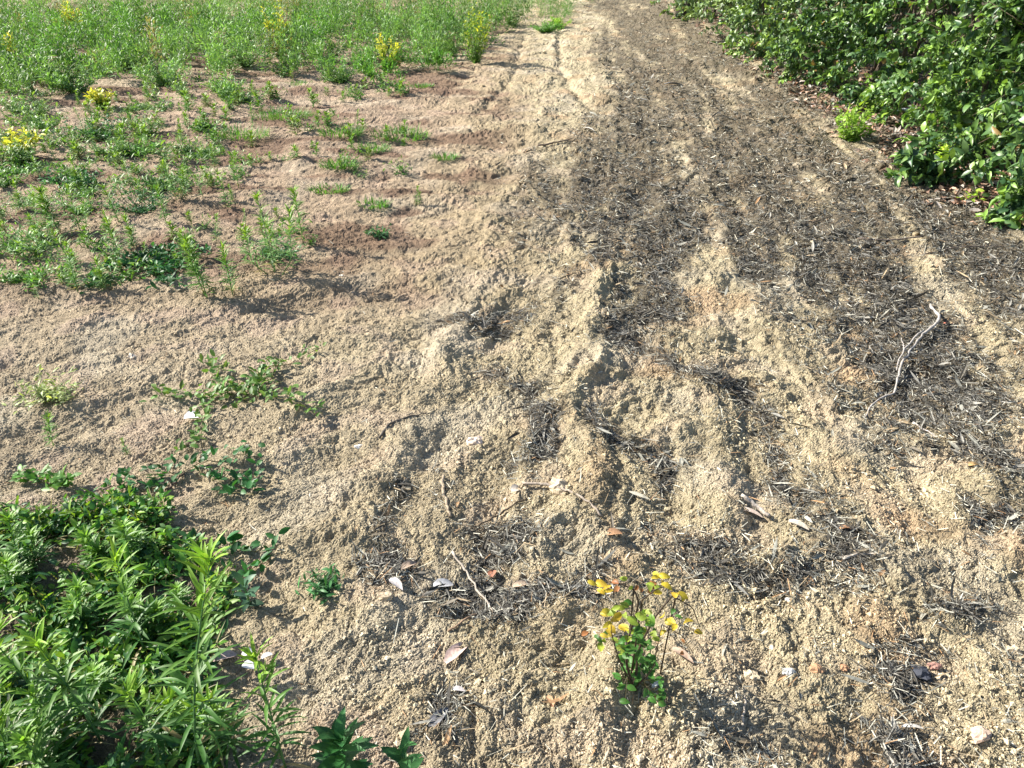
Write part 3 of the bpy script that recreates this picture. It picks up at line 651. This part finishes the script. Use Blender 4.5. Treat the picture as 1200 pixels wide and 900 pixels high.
# ------------------------------------------------------------ yellow and green seedling on the track
def seedling():
    B = foot(742, 806); t = empty('seedling', B, 'thin dark stemmed seedling with yellow and green leaves on sandy track', 'seedling')
    b = np.array(B)
    def at(px, py, z):                                  # point of the plant seen at px, py when z above the foot
        g = G(px, py, b[2]+z); return np.array([g[0]-b[0], g[1]-b[1], z])
    def up(px, py, dy=0.):                              # point in the plant's own upright plane
        Y = b[1]+dy; tt = (450-py)/FPX; q = Y*(SP-tt*CP)/(CP+tt*SP); z = CAM_H-q; dep = Y*CP+q*SP
        return np.array([(px-600)/FPX*dep-b[0], dy, z-b[2]])
    stems = [([(742,806,0),(733,775,-.01),(738,740,0),(750,705,.01),(746,692,.02),(735,684,.03)], .0035), ([(744,806,0),(748,760,.02),(768,722,.04),(788,698,.05)], .0035),
             ([(742,806,0),(724,770,-.03),(716,740,-.05)], .0025), ([(744,806,0),(760,790,-.03),(768,778,-.05)], .0025), ([(742,800,0),(752,775,.04),(760,750,.05)], .0022),
             ([(750,705,.01),(770,690,.0),(790,684,.01)], .0018), ([(788,698,.05),(812,712,.04),(820,735,.02)], .0018), ([(746,692,.02),(722,682,.03),(705,682,.02)], .0018), ([(772,730,.03),(800,745,.0),(812,765,-.02)], .0012)]
    SL = []
    for p, r in stems:
        ms = MB(); q = smooth_line([up(*a) for a in p], 14); q[0, 2] = -.01; tube(ms, q, np.linspace(r, r*.5, 14), (.045, .03, .02), 6); ms.build('stem', M_STEM, t, True); SL.append(q)
    ye, gr, ol, rd = (.46, .36, .04), (.06, .16, .03), (.26, .34, .05), (.28, .12, .05)
    LV = [(705,684,ye,26),(712,688,ye,20),(720,682,rd,20),(733,678,ol,16),(765,682,rd,18),(775,678,ye,26),(783,686,ye,28),(792,694,ye,30),(770,688,ol,22),(800,700,ye,24),(752,690,rd,18),
          (716,718,ol,26),(722,724,ye,30),(726,712,ol,24),(712,732,ye,26),(708,745,ye,20),(705,758,ol,26),(698,745,gr,18),(742,728,ol,28),(750,722,ol,28),(760,728,(.16,.34,.05),28),(752,738,gr,26),(765,742,ol,22),
          (782,728,ye,22),(796,722,gr,18),(806,728,ye,24),(820,740,ye,24),(790,735,ye,22),(732,735,ye,24),(736,748,ol,26),(740,760,gr,30),(748,768,gr,30),(738,775,gr,28),(730,765,ol,26),(752,755,gr,26),
          (755,780,gr,30),(764,785,gr,28),(744,790,gr,26),(762,770,gr,26),(772,795,gr,28),(765,812,gr,28),(778,815,gr,24),(745,800,gr,22),(735,790,gr,24),(728,752,gr,20),(686,742,rd,18),(800,750,rd,14),(800,765,rd,14)]
    LV = LV+[(px+rng.normal(0, 7), py+rng.normal(0, 6), c, sz*.85) for px, py, c, sz in LV if 690 < px < 800 for _ in range(2)]+[(rng.normal(748, 16), rng.normal(770, 22), gr, 24) for _ in range(40)]
    ml = {0: MB(), 1: MB()}
    for px, py, c, sz in LV:
        dy = rng.uniform(-.05, .05); P = up(px, py, dy) if py < 775 else at(px, py, rng.uniform(.02, .05))
        P[2] = max(P[2], .015); a = rng.uniform(0, 6.28); D = np.array([math.cos(a), math.sin(a), rng.uniform(-.3, .5)]); L = sz*.00100
        k = 0 if c in (ye, rd, ol) else 1
        leaves(ml[k], (P-D*L*.5)[None], D[None], (np.array([0, -.5, 1])+.4*rng.normal(size=3))[None], L, L*rng.uniform(.45, .7), vary(c, 1, .3), 'ovate', rng.uniform(.1, .9), rng.uniform(.2, .8), rows=7)
        if rng.uniform() < .6:
            near = min((q for s in SL for q in s), key=lambda q: np.linalg.norm(q-P))
            tw = MB(); leaves(tw, near[None], (P-near)[None], np.array([[0, 0, 1.]]), np.linalg.norm(P-near), .0012, np.array([[.1, .08, .03]]), 'strip', 0., .5, rows=3); ml[k].add(tw.V[0], tw.F[0], tw.K[0])
    tag(ml[0].build('foliage', M_LEAF, t, True), 'yellow leaves'); tag(ml[1].build('foliage', M_LEAF, t, True), 'dark green lower leaves')
seedling()

# ------------------------------------------------------------ dense field of weeds far off
def field_mass():
    mb = MB(); EDGE = [(-900,120),(0,100),(100,98),(200,84),(290,80),(380,76),(450,76),(520,64),(575,44),(610,26),(660,20),(690,6),(696,-30)]
    e = np.array([G(*p) for p in EDGE]); o_ = np.argsort(e[:, 0]); ex, ey = e[o_, 0], e[o_, 1]
    X0 = []
    yy = 7.3
    while yy < 45:
        stp = .30 if yy < 13 else .30+.035*(yy-13); xs = np.arange(-.95*yy-1, 3.2, stp)
        X0.append(np.stack([xs+rng.uniform(-.5, .5, len(xs))*stp, np.full(len(xs), yy)+rng.uniform(-.5, .5, len(xs))*stp, np.full(len(xs), stp)], 1)); yy += stp
    X0 = np.concatenate(X0); x, y, stp = X0[:, 0], X0[:, 1], X0[:, 2]
    lim = np.interp(x, ex, ey)+1.2*pn(x*1.1, y*.6, 95)+.9*pn(x*3, y*2, 88)-.75
    k = (y > lim) & (x < 1.35+.025*y+.2*np.sin(y)) & (np.hypot(x-G(0, 2)[0], (y-G(0, 2)[1])*.8) > 1.3)
    k &= (pn(x*1.3, y*1.3, 94)+.6*rng.uniform(-1, 1, len(x))) > -.85
    x, y, stp = x[k], y[k], stp[k]; edge = sm(0, 1.5, y-lim[k]); n = len(x); z0 = relief(x, y)
    Rr = stp*rng.uniform(.5, .95, n); Rr *= .75+.35*edge+.25*sm(14, 20, y)
    H = Rr*rng.uniform(1.1, 2.1, n)*(1+.5*pn(x*.7, y*.7, 96)); H = np.clip(H, .10, .7)
    tone = sm(-.3, .3, pn(x*.5, y*.7, 97))[:, None]; Ks = col(.14, .26, .08)*(1-tone)+col(.085, .20, .04)*tone
    Ks = Ks*rng.uniform(.65, 1.35, (n, 1)); dr = rng.uniform(size=n) < .04; Ks[dr] = (.24, .22, .10)
    print('field clumps', n)
    for lo, hi, m, sc_ in ((0, 13, 300, 1.), (13, 19, 240, 1.4), (19, 60, 110, 2.6)):
        s = (y >= lo) & (y < hi); q = s.sum()
        if not q: continue
        X = np.repeat(x[s], m); Y = np.repeat(y[s], m); Z = np.repeat(z0[s], m); HH = np.repeat(H[s], m); RR = np.repeat(Rr[s], m); K = np.repeat(Ks[s], m, 0); N = len(X)
        st = rng.integers(0, 9, N)+np.repeat(rng.integers(0, 999, q)*9, m); sa = (st*2.399) % 6.283; se = .15+1.4*((st*.618) % 1)      # nine leaning stems per plant
        v = np.stack([np.cos(sa)*np.cos(se), np.sin(sa)*np.cos(se), np.sin(se)], 1); v = unit(v+rng.normal(0, .20, (N, 3))); v[:, 2] = np.abs(v[:, 2])
        rr = rng.uniform(.35, 1.1, N)*(.75+.4*((st*.377) % 1))
        P = np.stack([X+v[:, 0]*RR*rr, Y+v[:, 1]*RR*rr, Z+v[:, 2]*HH*rr+.01], 1)
        D = unit(v+rng.normal(0, .6, (N, 3))); U = np.tile([0, 0, 1.], (N, 1))+.5*rng.normal(size=(N, 3))
        K = K*rng.uniform(.65, 1.35, (N, 1))
        leaves(mb, P, D, U, rng.uniform(.03, .07, N)*sc_, rng.uniform(.008, .017, N)*sc_, K, 'lance', rng.uniform(.1, .7, N), .3, rows=3 if lo == 0 else 2)
    tag(mb.build('field_weeds', M_LEAF, smooth=True), 'dense green weeds covering the far field beside the track', 'field weeds', kind='stuff')
field_mass()

# ------------------------------------------------------------ shrubs along the track
def shrub(name, label, cx, cy_, rx, ry, h, n_cl, ll, lw, c, c2, seed, low=.0, gloss=M_GLOSS, group='shrubs along the track', per=16, lightf=.25, extra=()):
    g = np.random.default_rng(seed); n_cl = int(n_cl*1.1); z0 = float(Hs(cx, cy_)[0])
    t = empty(name, (cx, cy_, z0), label, 'shrub', group)
    # several sub-crowns make an uneven outline
    ncr = 9; extra = list(extra)+[(.45, -.3*ry, .5, .55), (.45, .4*ry, .6, .6), (.5, 0, 1.3, .6)]; cr = [(g.uniform(-.55, .35)*rx, g.uniform(-.8, .8)*ry, g.uniform(.12, .85)*h, g.uniform(.28, .5)) for _ in range(ncr)]+list(extra)
    Pc = []
    while len(Pc) < n_cl:
        a = cr[g.integers(len(cr))]; v = unit(g.normal(size=3)); rr = g.uniform(.62, 1.06)
        R = a[3]*min(rx*1.3, 1.0) if len(a) == 4 else a[3]
        p = np.array([a[0], a[1], a[2]])+v*R*rr
        if p[2] < low+.02: p[2] = abs(p[2]-low)*.5+low+.03
        if p[0] > .9: continue
        s = pn(np.array([p[1]*2.6+seed]), np.array([p[2]*2.6]), 3)[0]+.4*pn(np.array([p[1]*7+seed]), np.array([p[2]*7]), 5)[0]
        if s < -.24: continue
        Pc.append(p)
    Pc = np.array(Pc); m = per; N = n_cl*m
    out = unit(Pc-np.array([.35*rx, 0, h*.45])*1.0+g.normal(0, .25, Pc.shape)); out[:, 2] += .25; out = unit(out)
    tl = ll*2.2
    u = g.uniform(0, 1, (n_cl, m)); P = Pc[:, None]+out[:, None]*(u[..., None]*tl)
    P = P.reshape(-1, 3); O = np.repeat(out, m, 0)
    sz = np.repeat(g.uniform(.7, 1.25, n_cl), m); D = unit(O*.5+g.normal(0, .75, (N, 3))); U = np.tile([-.45, 0, .8], (N, 1))+.55*g.normal(size=(N, 3))
    mixv = np.clip(g.normal(.15, .25, N)+(np.repeat(g.uniform(size=n_cl) < lightf, m)*.75)*u.ravel(), 0, 1)[:, None]
    K = (np.array(c)*(1-mixv)+np.array(c2)*mixv)*g.uniform(.7, 1.3, (N, 1))
    old = g.uniform(size=N) < .012; K[old] = (.24, .16, .06)
    mb = MB(); leaves(mb, P, D, U, ll*sz*g.uniform(.5, 1.25, N), lw*sz*g.uniform(.6, 1.3, N), K, 'ovate', g.uniform(.0, .9, N), g.uniform(.1, .8, N), rows=4)
    mb.build('foliage', gloss, t, True)
    mt = MB()                                            # stems from the ground and a twig into each third cluster
    for s in range(7):
        a = g.uniform(0, 6.28); b = np.array([.25*g.normal(), ry*.5*g.normal(), -.03]); e = np.array([g.uniform(-.5, .3)*rx, g.uniform(-.7, .7)*ry, h*g.uniform(.6, .95)])
        q = smooth_line([b, b*.7+e*.35+g.normal(0, .05, 3), e], 10, .015); tube(mt, q, np.linspace(.022, .006, 10), (.09, .07, .05), 6)
        for k in range(14):
            p0 = q[g.integers(2, 10)]; j = g.integers(len(Pc)); p1 = Pc[j]
            if np.linalg.norm(p1-p0) < 1.1: tube(mt, smooth_line([p0, (p0+p1)/2+g.normal(0, .04, 3), p1+out[j]*tl], 6), np.linspace(.006, .002, 6), (.10, .08, .05), 4)
    mt.build('stem', M_WOOD, t, True)
    return t
DK, MD, LT = (.036, .088, .034), (.065, .135, .05), (.12, .185, .085)
BR = (.21, .35, .06); MD2 = (.07, .13, .055)
shrub('shrub', 'large leaved glossy shrub at the photo edge, closest to the camera', 3.60, 4.72, .9, .8, 2.0, 900, .076, .032, DK, BR, 1, per=15, lightf=.32,
      extra=[(-.55, -.35, .2, .3), (-.45, -.6, .3, .35), (-.6, -.5, .1, .2), (-.2, -.7, .6, .4), (-.75, .25, .14, .22), (-.35, -.45, .5, .35), (-.2, .2, 1.0, .4), (-.4, -.1, 1.3, .35), (-.1, -.5, 1.0, .4)])
shrub('shrub', 'dense shrub with many small leaves and a low lime branch, second along the track', 3.68, 6.15, .95, .75, 2.1, 700, .062, .032, MD, BR, 2, per=16, lightf=.38,
      extra=[(-.55, -.1, .8, .45), (-.35, -.4, .35, .35), (-.5, .1, 1.3, .45), (-.45, -.6, .6, .4), (-.4, .3, .25, .3)])
shrub('shrub', 'very dark shrub with deep hollows behind the lime seedling', 3.86, 7.75, 1.0, .9, 2.2, 850, .062, .032, DK, BR, 3, per=16, lightf=.28,
      extra=[(-.6, -.4, .9, .45), (-.7, .3, .6, .4), (-.65, -.5, .25, .35), (-.85, .4, .25, .35), (-.75, 0, .6, .4)])
shrub('shrub', 'dark shrub with reddish shoots at its top', 3.74, 9.5, 1.1, 1.05, 2.2, 900, .065, .034, MD2, (.24, .36, .08), 4, per=15, lightf=.4, extra=[(-.8, .1, .4, .45), (-.7, -.4, 1.0, .45), (-.8, -.7, .25, .35), (-.8, .6, .25, .35)])
shrub('shrub', 'greyish green shrub with brown twiggy foot', 3.62, 11.7, 1.1, 1.3, 2.2, 900, .07, .036, LT, (.24, .34, .10), 5, per=14, lightf=.35, extra=[(-.8, -.5, .4, .5), (-.7, .5, .8, .5)])
shrub('shrub', 'pale leaved shrub just before the dark trunk', 3.65, 14.0, 1.1, 1.2, 2.3, 650, .075, .04, LT, (.26, .36, .12), 6, per=14, lightf=.4, extra=[(-.8, -.4, .4, .5), (-.7, .6, .9, .5)])
shrub('shrub', 'pale shrub beyond the dark trunk at the far end', 3.7, 18.2, 1.2, 1.5, 2.4, 500, .09, .048, LT, (.26, .36, .12), 7, per=13, lightf=.4, extra=[(-.9, -.8, .4, .5), (-.7, .6, .9, .5)])
shrub('shrub', 'farthest shrub where the track leaves the photo', 3.8, 22, 1.2, 2, 2.4, 350, .12, .06, LT, (.22, .32, .10), 8, per=12, lightf=.4)

def trunk_tree():
    g = foot(806, 18); t = empty('tree', g, 'tree with a thick dark trunk standing between the pale shrubs', 'tree')
    mt = MB(); q = smooth_line([(0, 0, -.05), (.03, 0, .7), (.10, .05, 1.6), (.18, 0, 2.6)], 14, .01); tube(mt, q, np.linspace(.21, .12, 14), (.035, .028, .022), 12)
    for k in range(9):
        a = k*2.4; p0 = q[9+k % 5]; p1 = p0+np.array([math.cos(a)*.9, math.sin(a)*.9, .7+.1*k]); tube(mt, smooth_line([p0, (p0+p1)/2+[0, 0, -.1], p1], 8, .02), np.linspace(.06, .015, 8), (.04, .032, .025), 6)
    mt.build('trunk', M_WOOD, t, True)
    mb = MB(); N = 9000; cl = np.random.default_rng(9); cc = cl.normal(0, 1, (60, 3))*[.75, .75, .45]+[.25, 0, 3.5]
    P = cc[cl.integers(0, 60, N)]+cl.normal(0, .17, (N, 3)); D = unit(cl.normal(size=(N, 3)))
    leaves(mb, P, D, np.tile([0, 0, 1.], (N, 1))+.5*cl.normal(size=(N, 3)), .08, .04, vary(MD, N, .3), 'ovate', .3, .3, rows=3); mb.build('crown', M_GLOSS, t, True)
trunk_tree()
# lime seedlings at the foot of the shrubs
place('lime_seedling', 'bright lime green bushy seedling alone on litter before the dark shrub', 'seedling', foot(997, 166), bushy_weed(.38, .22, 360, .05, .025, (.20, .34, .05), (.32, .46, .06), 'ovate', nst=14))
place('lime_seedling', 'lime green shoots rising directly behind the bushy lime seedling', 'seedling', foot(1022, 132), bushy_weed(.42, .2, 260, .05, .025, (.15, .28, .05), (.30, .44, .06), 'ovate', nst=9))
place('lime_seedling', 'low lime green sprig poking out from under the second shrub', 'seedling', foot(1092, 196), bushy_weed(.18, .18, 150, .06, .028, (.30, .46, .05), (.42, .55, .06), 'lance', nst=8))
place('lime_seedling', 'tiny lime sprig at the foot of the large leaved shrub', 'seedling', foot(1138, 232), bushy_weed(.06, .08, 36, .05, .022, (.30, .46, .05), (.42, .55, .06), 'lance', nst=6))
place('red_seedling', 'red and green leaved shoots in front of the reddish topped shrub', 'seedling', foot(905, 62), bushy_weed(.62, .2, 160, .06, .026, (.10, .20, .04), (.25, .3, .05), 'ovate', nst=9, topc=(.45, .12, .04)))

# ------------------------------------------------------------ sticks, stones, dry leaves and scraps
def on_ground(pix, lift=.006):
    g = np.array([G(*p[:2]) for p in pix]); z = relief(g[:, 0], g[:, 1])+lift; z = np.maximum(z, z.mean()-.004)
    for i, p in enumerate(pix):
        if len(p) > 2: z[i] += p[2]
    return np.stack([g[:, 0], g[:, 1], z], 1)
def stick(pix, r0, r1, c, label, name='stick', twigs=(), jit=.002, group=None):
    P = on_ground(pix, r0*.8); o = P[0].copy()
    mb = MB(); n = max(10, 4*len(pix)); tube(mb, smooth_line(P-o, n, jit), np.linspace(r0, r1, n)*(1+.15*rng.normal(size=n)), c, 7)
    if twigs:
        t = empty(name, o, label, 'stick', group); mb.build('branch', M_WOOD, t, True)
        for tp, tr in twigs:
            m2 = MB(); q = on_ground(tp, r0)-o; tube(m2, smooth_line(q, 10, jit), np.linspace(tr, tr*.5, 10), c, 6); m2.build('twig', M_WOOD, t, True)
    else:
        ob = mb.build(name, M_WOOD, None, True); ob.location = o; tag(ob, label, 'stick', group)
stick([(1088,364,.03),(1094,370,.035),(1100,379,.03),(1093,387,.02),(1080,396,.02),(1068,412,.02),(1056,427,.02),(1052,440,.02),(1050,454,.015),(1048,460,.012),(1030,468,.01),(1021,476,.01),(1013,492,.004)], .0068, .0028, (.34, .31, .28),
      'long pale grey forked branch lying crooked across dark litter', twigs=[([(1080,394,.02),(1072,398,.03),(1064,408,.03),(1053,421,.03),(1050,436,.02)], .0045), ([(1060,414,.02),(1054,403,.03)], .003)])
SG = None
stick([(531,655,.02),(545,672,.015),(562,698,.01),(580,722)], .0038, .002, (.38, .33, .27), 'straight pale twig slanting through the dark litter heap')
stick([(612,578),(640,582,.01),(665,592),(690,606),(705,618)], .005, .003, (.30, .25, .20), 'curved brown root running down from the crossed tread mark')
stick([(520,562),(519,578),(525,600),(528,612)], .006, .004, (.30, .24, .17), 'short brown twig upright in the wide rut')
stick([(985,662),(1005,658),(1028,660)], .005, .003, (.52, .46, .38), 'short pale twig at the end of the black litter heap')
stick([(445,520),(460,505),(485,495),(505,490)], .005, .002, (.10, .085, .07), 'dark thin root curling on pale soil above the wide rut')
stick([(560,618),(580,610,.01),(605,598),(620,588)], .0035, .002, (.12, .09, .06), 'dark twig lying in the wide rut near the brown root')
stick([(865,598,.02),(885,604,.02),(900,612,.01)], .006, .005, (.50, .43, .36), 'bleached bark sliver on top of the black litter heap')
stick([(1005,282),(1040,284),(1080,283)], .006, .004, (.14, .11, .09), 'dark straight twig lying across the litter below the shrubs')
stick([(1032,868),(1040,885),(1048,900)], .005, .004, (.40, .36, .30), 'grey twig on its own near the lower photo edge')
stick([(525,745),(545,735,.01),(560,722)], .003, .002, (.25, .17, .11), 'thin brown twig above the curled pink leaf')
stick([(1070,494),(1090,506),(1120,520),(1150,534)], .0035, .002, (.45, .40, .36), 'thin grey twig across the soil below the forked branch')
stick([(630,174),(655,170),(672,168)], .008, .004, (.16, .12, .09), 'dark short stick on the sandy strip by the litter edge')
stick([(570,655),(574,638),(577,620)], .003, .002, (.28, .22, .15), 'thin brown stalk beside the rusty leaf')
stick([(870,850),(872,830),(871,812)], .003, .002, (.45, .38, .30), 'short pale straw standing on sand past the seedling')
stick([(1080,300),(1120,292),(1190,290)], .004, .002, (.13, .10, .08), 'long dark twig close to the large leaved shrub')
stick([(190,580),(205,570,.01),(217,558)], .004, .003, (.14, .10, .08), 'short dark twig next to the creeping weed')
stick([(952,262),(990,252),(1010,262)], .004, .002, (.15, .12, .09), 'bent dark twig on mid track litter')

def stone(px, py, w_, c, label, name='stone', flat=.6, seed=0, cat='stone'):
    g = np.random.default_rng(int(px*7+py)); p = foot(px, py); u, v = np.meshgrid(np.linspace(0, 2*math.pi, 14, endpoint=False), np.linspace(-math.pi/2, math.pi/2, 9)[1:-1], indexing='ij')
    D = np.stack([np.cos(v)*np.cos(u), np.cos(v)*np.sin(u), np.sin(v)], -1).reshape(-1, 3)
    D = np.concatenate([D, [[0, 0, -1], [0, 0, 1]]])
    k = 1+.35*pn(D[:, 0]*1.7+px, D[:, 1]*1.7+D[:, 2]*1.3, 2)+.22*pn(D[:, 0]*4+py, D[:, 1]*4-D[:, 2]*3, 3)
    cut = np.ones(len(D))
    w_ *= .85
    for _ in range(9):
        nrm = unit(g.normal(size=3)); dd = D@nrm; cut = np.minimum(cut, np.where(dd > .3, .78/np.maximum(dd, .3), 9))
    V = D*np.minimum(k, cut*k)[:, None]*np.array([w_*.5, w_*.36, w_*.5*flat]); V[:, 2] += w_*.5*flat*.2; F = []
    for i in range(14):
        j = (i+1) % 14
        for r in range(6): F.append([i*7+r, j*7+r, j*7+r+1, i*7+r+1])
        F.append([98, j*7, i*7, i*7]); F.append([99, i*7+6, j*7+6, j*7+6])
    mb = MB(); mb.add(V, F, np.array(c)); o = mb.build(name, M_STONE, None, False); o.location = p; o.rotation_euler.z = g.uniform(-.5, .5); tag(o, label, cat)
for s in [(556,518,.075,(.72,.58,.46),'flat cream and orange stone in the middle of the track'), (420,523,.03,(.78,.74,.68),'small white pebble left of the cream flat stone'.replace('left of', 'near')),
          (155,418,.05,(.66,.56,.45),'pale oval stone on the smooth field soil'), (762,533,.026,(.80,.74,.66),'tiny white pebble in the second rut'),
          (880,792,.05,(.62,.50,.34),'yellowish rounded lump of soil past the seedling'), (712,375,.02,(.74,.70,.62),'tiny white pebble on the centre ridge'),
          (925,702,.025,(.80,.76,.70),'small white pebble on sand below the black litter heap'), (1078,790,.07,(.05,.055,.07),'dark bluish stone sitting in a soil hollow'),
          (1094,782,.04,(.36,.20,.16),'reddish stone touching the dark bluish one'), (924,787,.04,(.42,.42,.40),'grey stone near two orange clods'),
          (956,784,.045,(.42,.25,.14),'burnt orange clod, bigger of two beside the grey stone'), (988,782,.032,(.40,.23,.13),'burnt orange clod, smaller of two near the grey stone'),
          (452,700,.05,(.45,.36,.25),'brown soil clod standing at the wide rut edge'), (655,570,.10,(.56,.45,.31),'flat sandy clod block at the top of the crossed tread mark'),
          (1150,860,.06,(.55,.40,.30),'pinkish soil lump near the lower photo corner'), (400,325,.035,(.66,.62,.56),'whitish pebble on pale soil beside the weeds'),
          (690,418,.03,(.58,.45,.30),'little tan clod on the centre ridge'), (1188,762,.05,(.52,.42,.28),'tan clod at the photo edge'),
          (905,760,.028,(.60,.50,.36),'little pale clod between grey stone and seedling')]:
    stone(*s)

def dry_leaf(px, py, L, W, a, c, label, name='dry_leaf', cat='dry leaf', prof='ovate', bend=.3, fold=.6, z=.012, m=None, el=.1):
    p = foot(px, py); mb = MB(); D = np.array([[math.cos(a), math.sin(a), el]])
    leaves(mb, np.array([[0, 0, z]])-D*L*.5*[1, 1, 0], D, np.array([[.15*math.sin(px), .15*math.cos(py), 1.]]), L, W, np.array([c]), prof, bend, fold, rows=9)
    mid = MB(); V = mb.V[0]; V[:, 2] += .0015*np.sin(np.arange(len(V))*1.9)
    V2 = V.copy(); V2[:, 2] -= .0012; F = mb.F[0]; mb.add(V2, F[:, ::-1], mb.K[0]*.9)
    o = mb.build(name, m or M_DRY, None, True); o.location = p; tag(o, label, cat)
for l_ in [(536,766,.085,.034,.9,(.50,.36,.31),'curled pinkish dry leaf lying alone on sand'), (577,677,.03,.024,1.5,(.28,.12,.07),'small rusty brown leaf standing in the dark litter heap'),
           (520,688,.055,.030,.1,(.42,.42,.43),'silvery grey leaf in the middle of the dark litter heap'), (612,688,.055,.020,.3,(.50,.38,.27),'tan folded leaf at the end of the dark litter heap'),
           (720,630,.045,.030,.2,(.42,.24,.13),'brown leaf in a hollow above the seedling'), (990,622,.035,.018,.1,(.60,.33,.17),'orange brown leaf at the rim of the black litter heap'),
           (880,602,.07,.022,-.4,(.46,.38,.33),'long pinkish grey leaf on the black litter heap'), (935,620,.06,.022,-.6,(.50,.44,.36),'tan leaf lying deep in the black litter heap'),
           (465,690,.05,.024,-.7,(.48,.44,.42),'pale grey leaf at the near side of the dark heap'), (480,668,.05,.024,.6,(.36,.27,.20),'brown leaf by the soil clod over the dark heap'),
           (605,575,.035,.03,.4,(.52,.46,.38),'pale round leaf at the start of the brown root'), (1140,548,.04,.022,.2,(.48,.32,.14),'golden brown leaf below the forked branch'),
           (1112,380,.05,.012,0.,(.58,.20,.13),'red thin leaf beside the bend of the forked branch'), (1074,276,.05,.035,.3,(.45,.36,.22),'yellowish flat leaf on dark twig below the shrubs'),
           (515,845,.07,.026,1.0,(.16,.16,.17),'dark grey curled leaf in a small pit'), (538,812,.03,.015,-.1,(.52,.48,.47),'pale grey leaf chip above the dark curled leaf'),
           (645,825,.03,.014,-1.2,(.45,.26,.14),'small reddish leaf on open sand'), (200,671,.05,.028,-.5,(.62,.50,.44),'pinkish torn leaf in the leafy corner'),
           (265,772,.055,.035,.4,(.44,.34,.30),'brown grey leaf under the green corner weeds'), (20,888,.06,.03,.5,(.28,.12,.06),'dark red brown leaf in the dark corner'),
           (1068,855,.05,.012,.0,(.60,.56,.50),'narrow white straw leaf in a shaded pit'), (800,770,.06,.02,-.7,(.42,.30,.22),'twisted brown leaf beside the seedling foot'),
           (770,805,.035,.015,.6,(.72,.68,.64),'small whitish leaf under the green seedling leaves'), (700,195,.04,.03,0,(.55,.5,.44),'pale leaf on dark litter by the sandy strip'),
           (690,152,.10,.035,-.4,(.60,.56,.48),'pale long leaf at the litter edge farther up the track')]:
    dry_leaf(*l_)
for l_ in [(226,494,.05,.04,.2,(.82,.82,.82),'crumpled white scrap beside the creeping weed'), (292,770,.028,.02,.6,(.66,.66,.65),'white petal sized scrap above its twin near the lone spiky weed'),
           (293,786,.03,.026,-.3,(.66,.66,.65),'round white scrap below its twin at the corner patch'), (314,773,.026,.016,.6,(.66,.66,.65),'narrow white scrap on bare sand close to the two others'),
           (192,672,.03,.02,-.4,(.66,.66,.65),'white scrap on the pink torn leaf'), (1062,134,.16,.07,-.2,(.80,.82,.86),'crumpled bluish white plastic under the shrub gap'),
           (1085,146,.20,.04,-.7,(.82,.80,.78),'white twisted strip among brown fallen leaves'), (790,100,.20,.05,0,(.30,.33,.36),'flat grey piece lying on the far litter')]:
    px, py, L, W, a, c, lab = l_
    dry_leaf(px, py, L, W, a, c, lab, 'paper_scrap', 'scrap', 'round', .25, .5, .02, M_PLAST)
print('objects', len(bpy.data.objects))
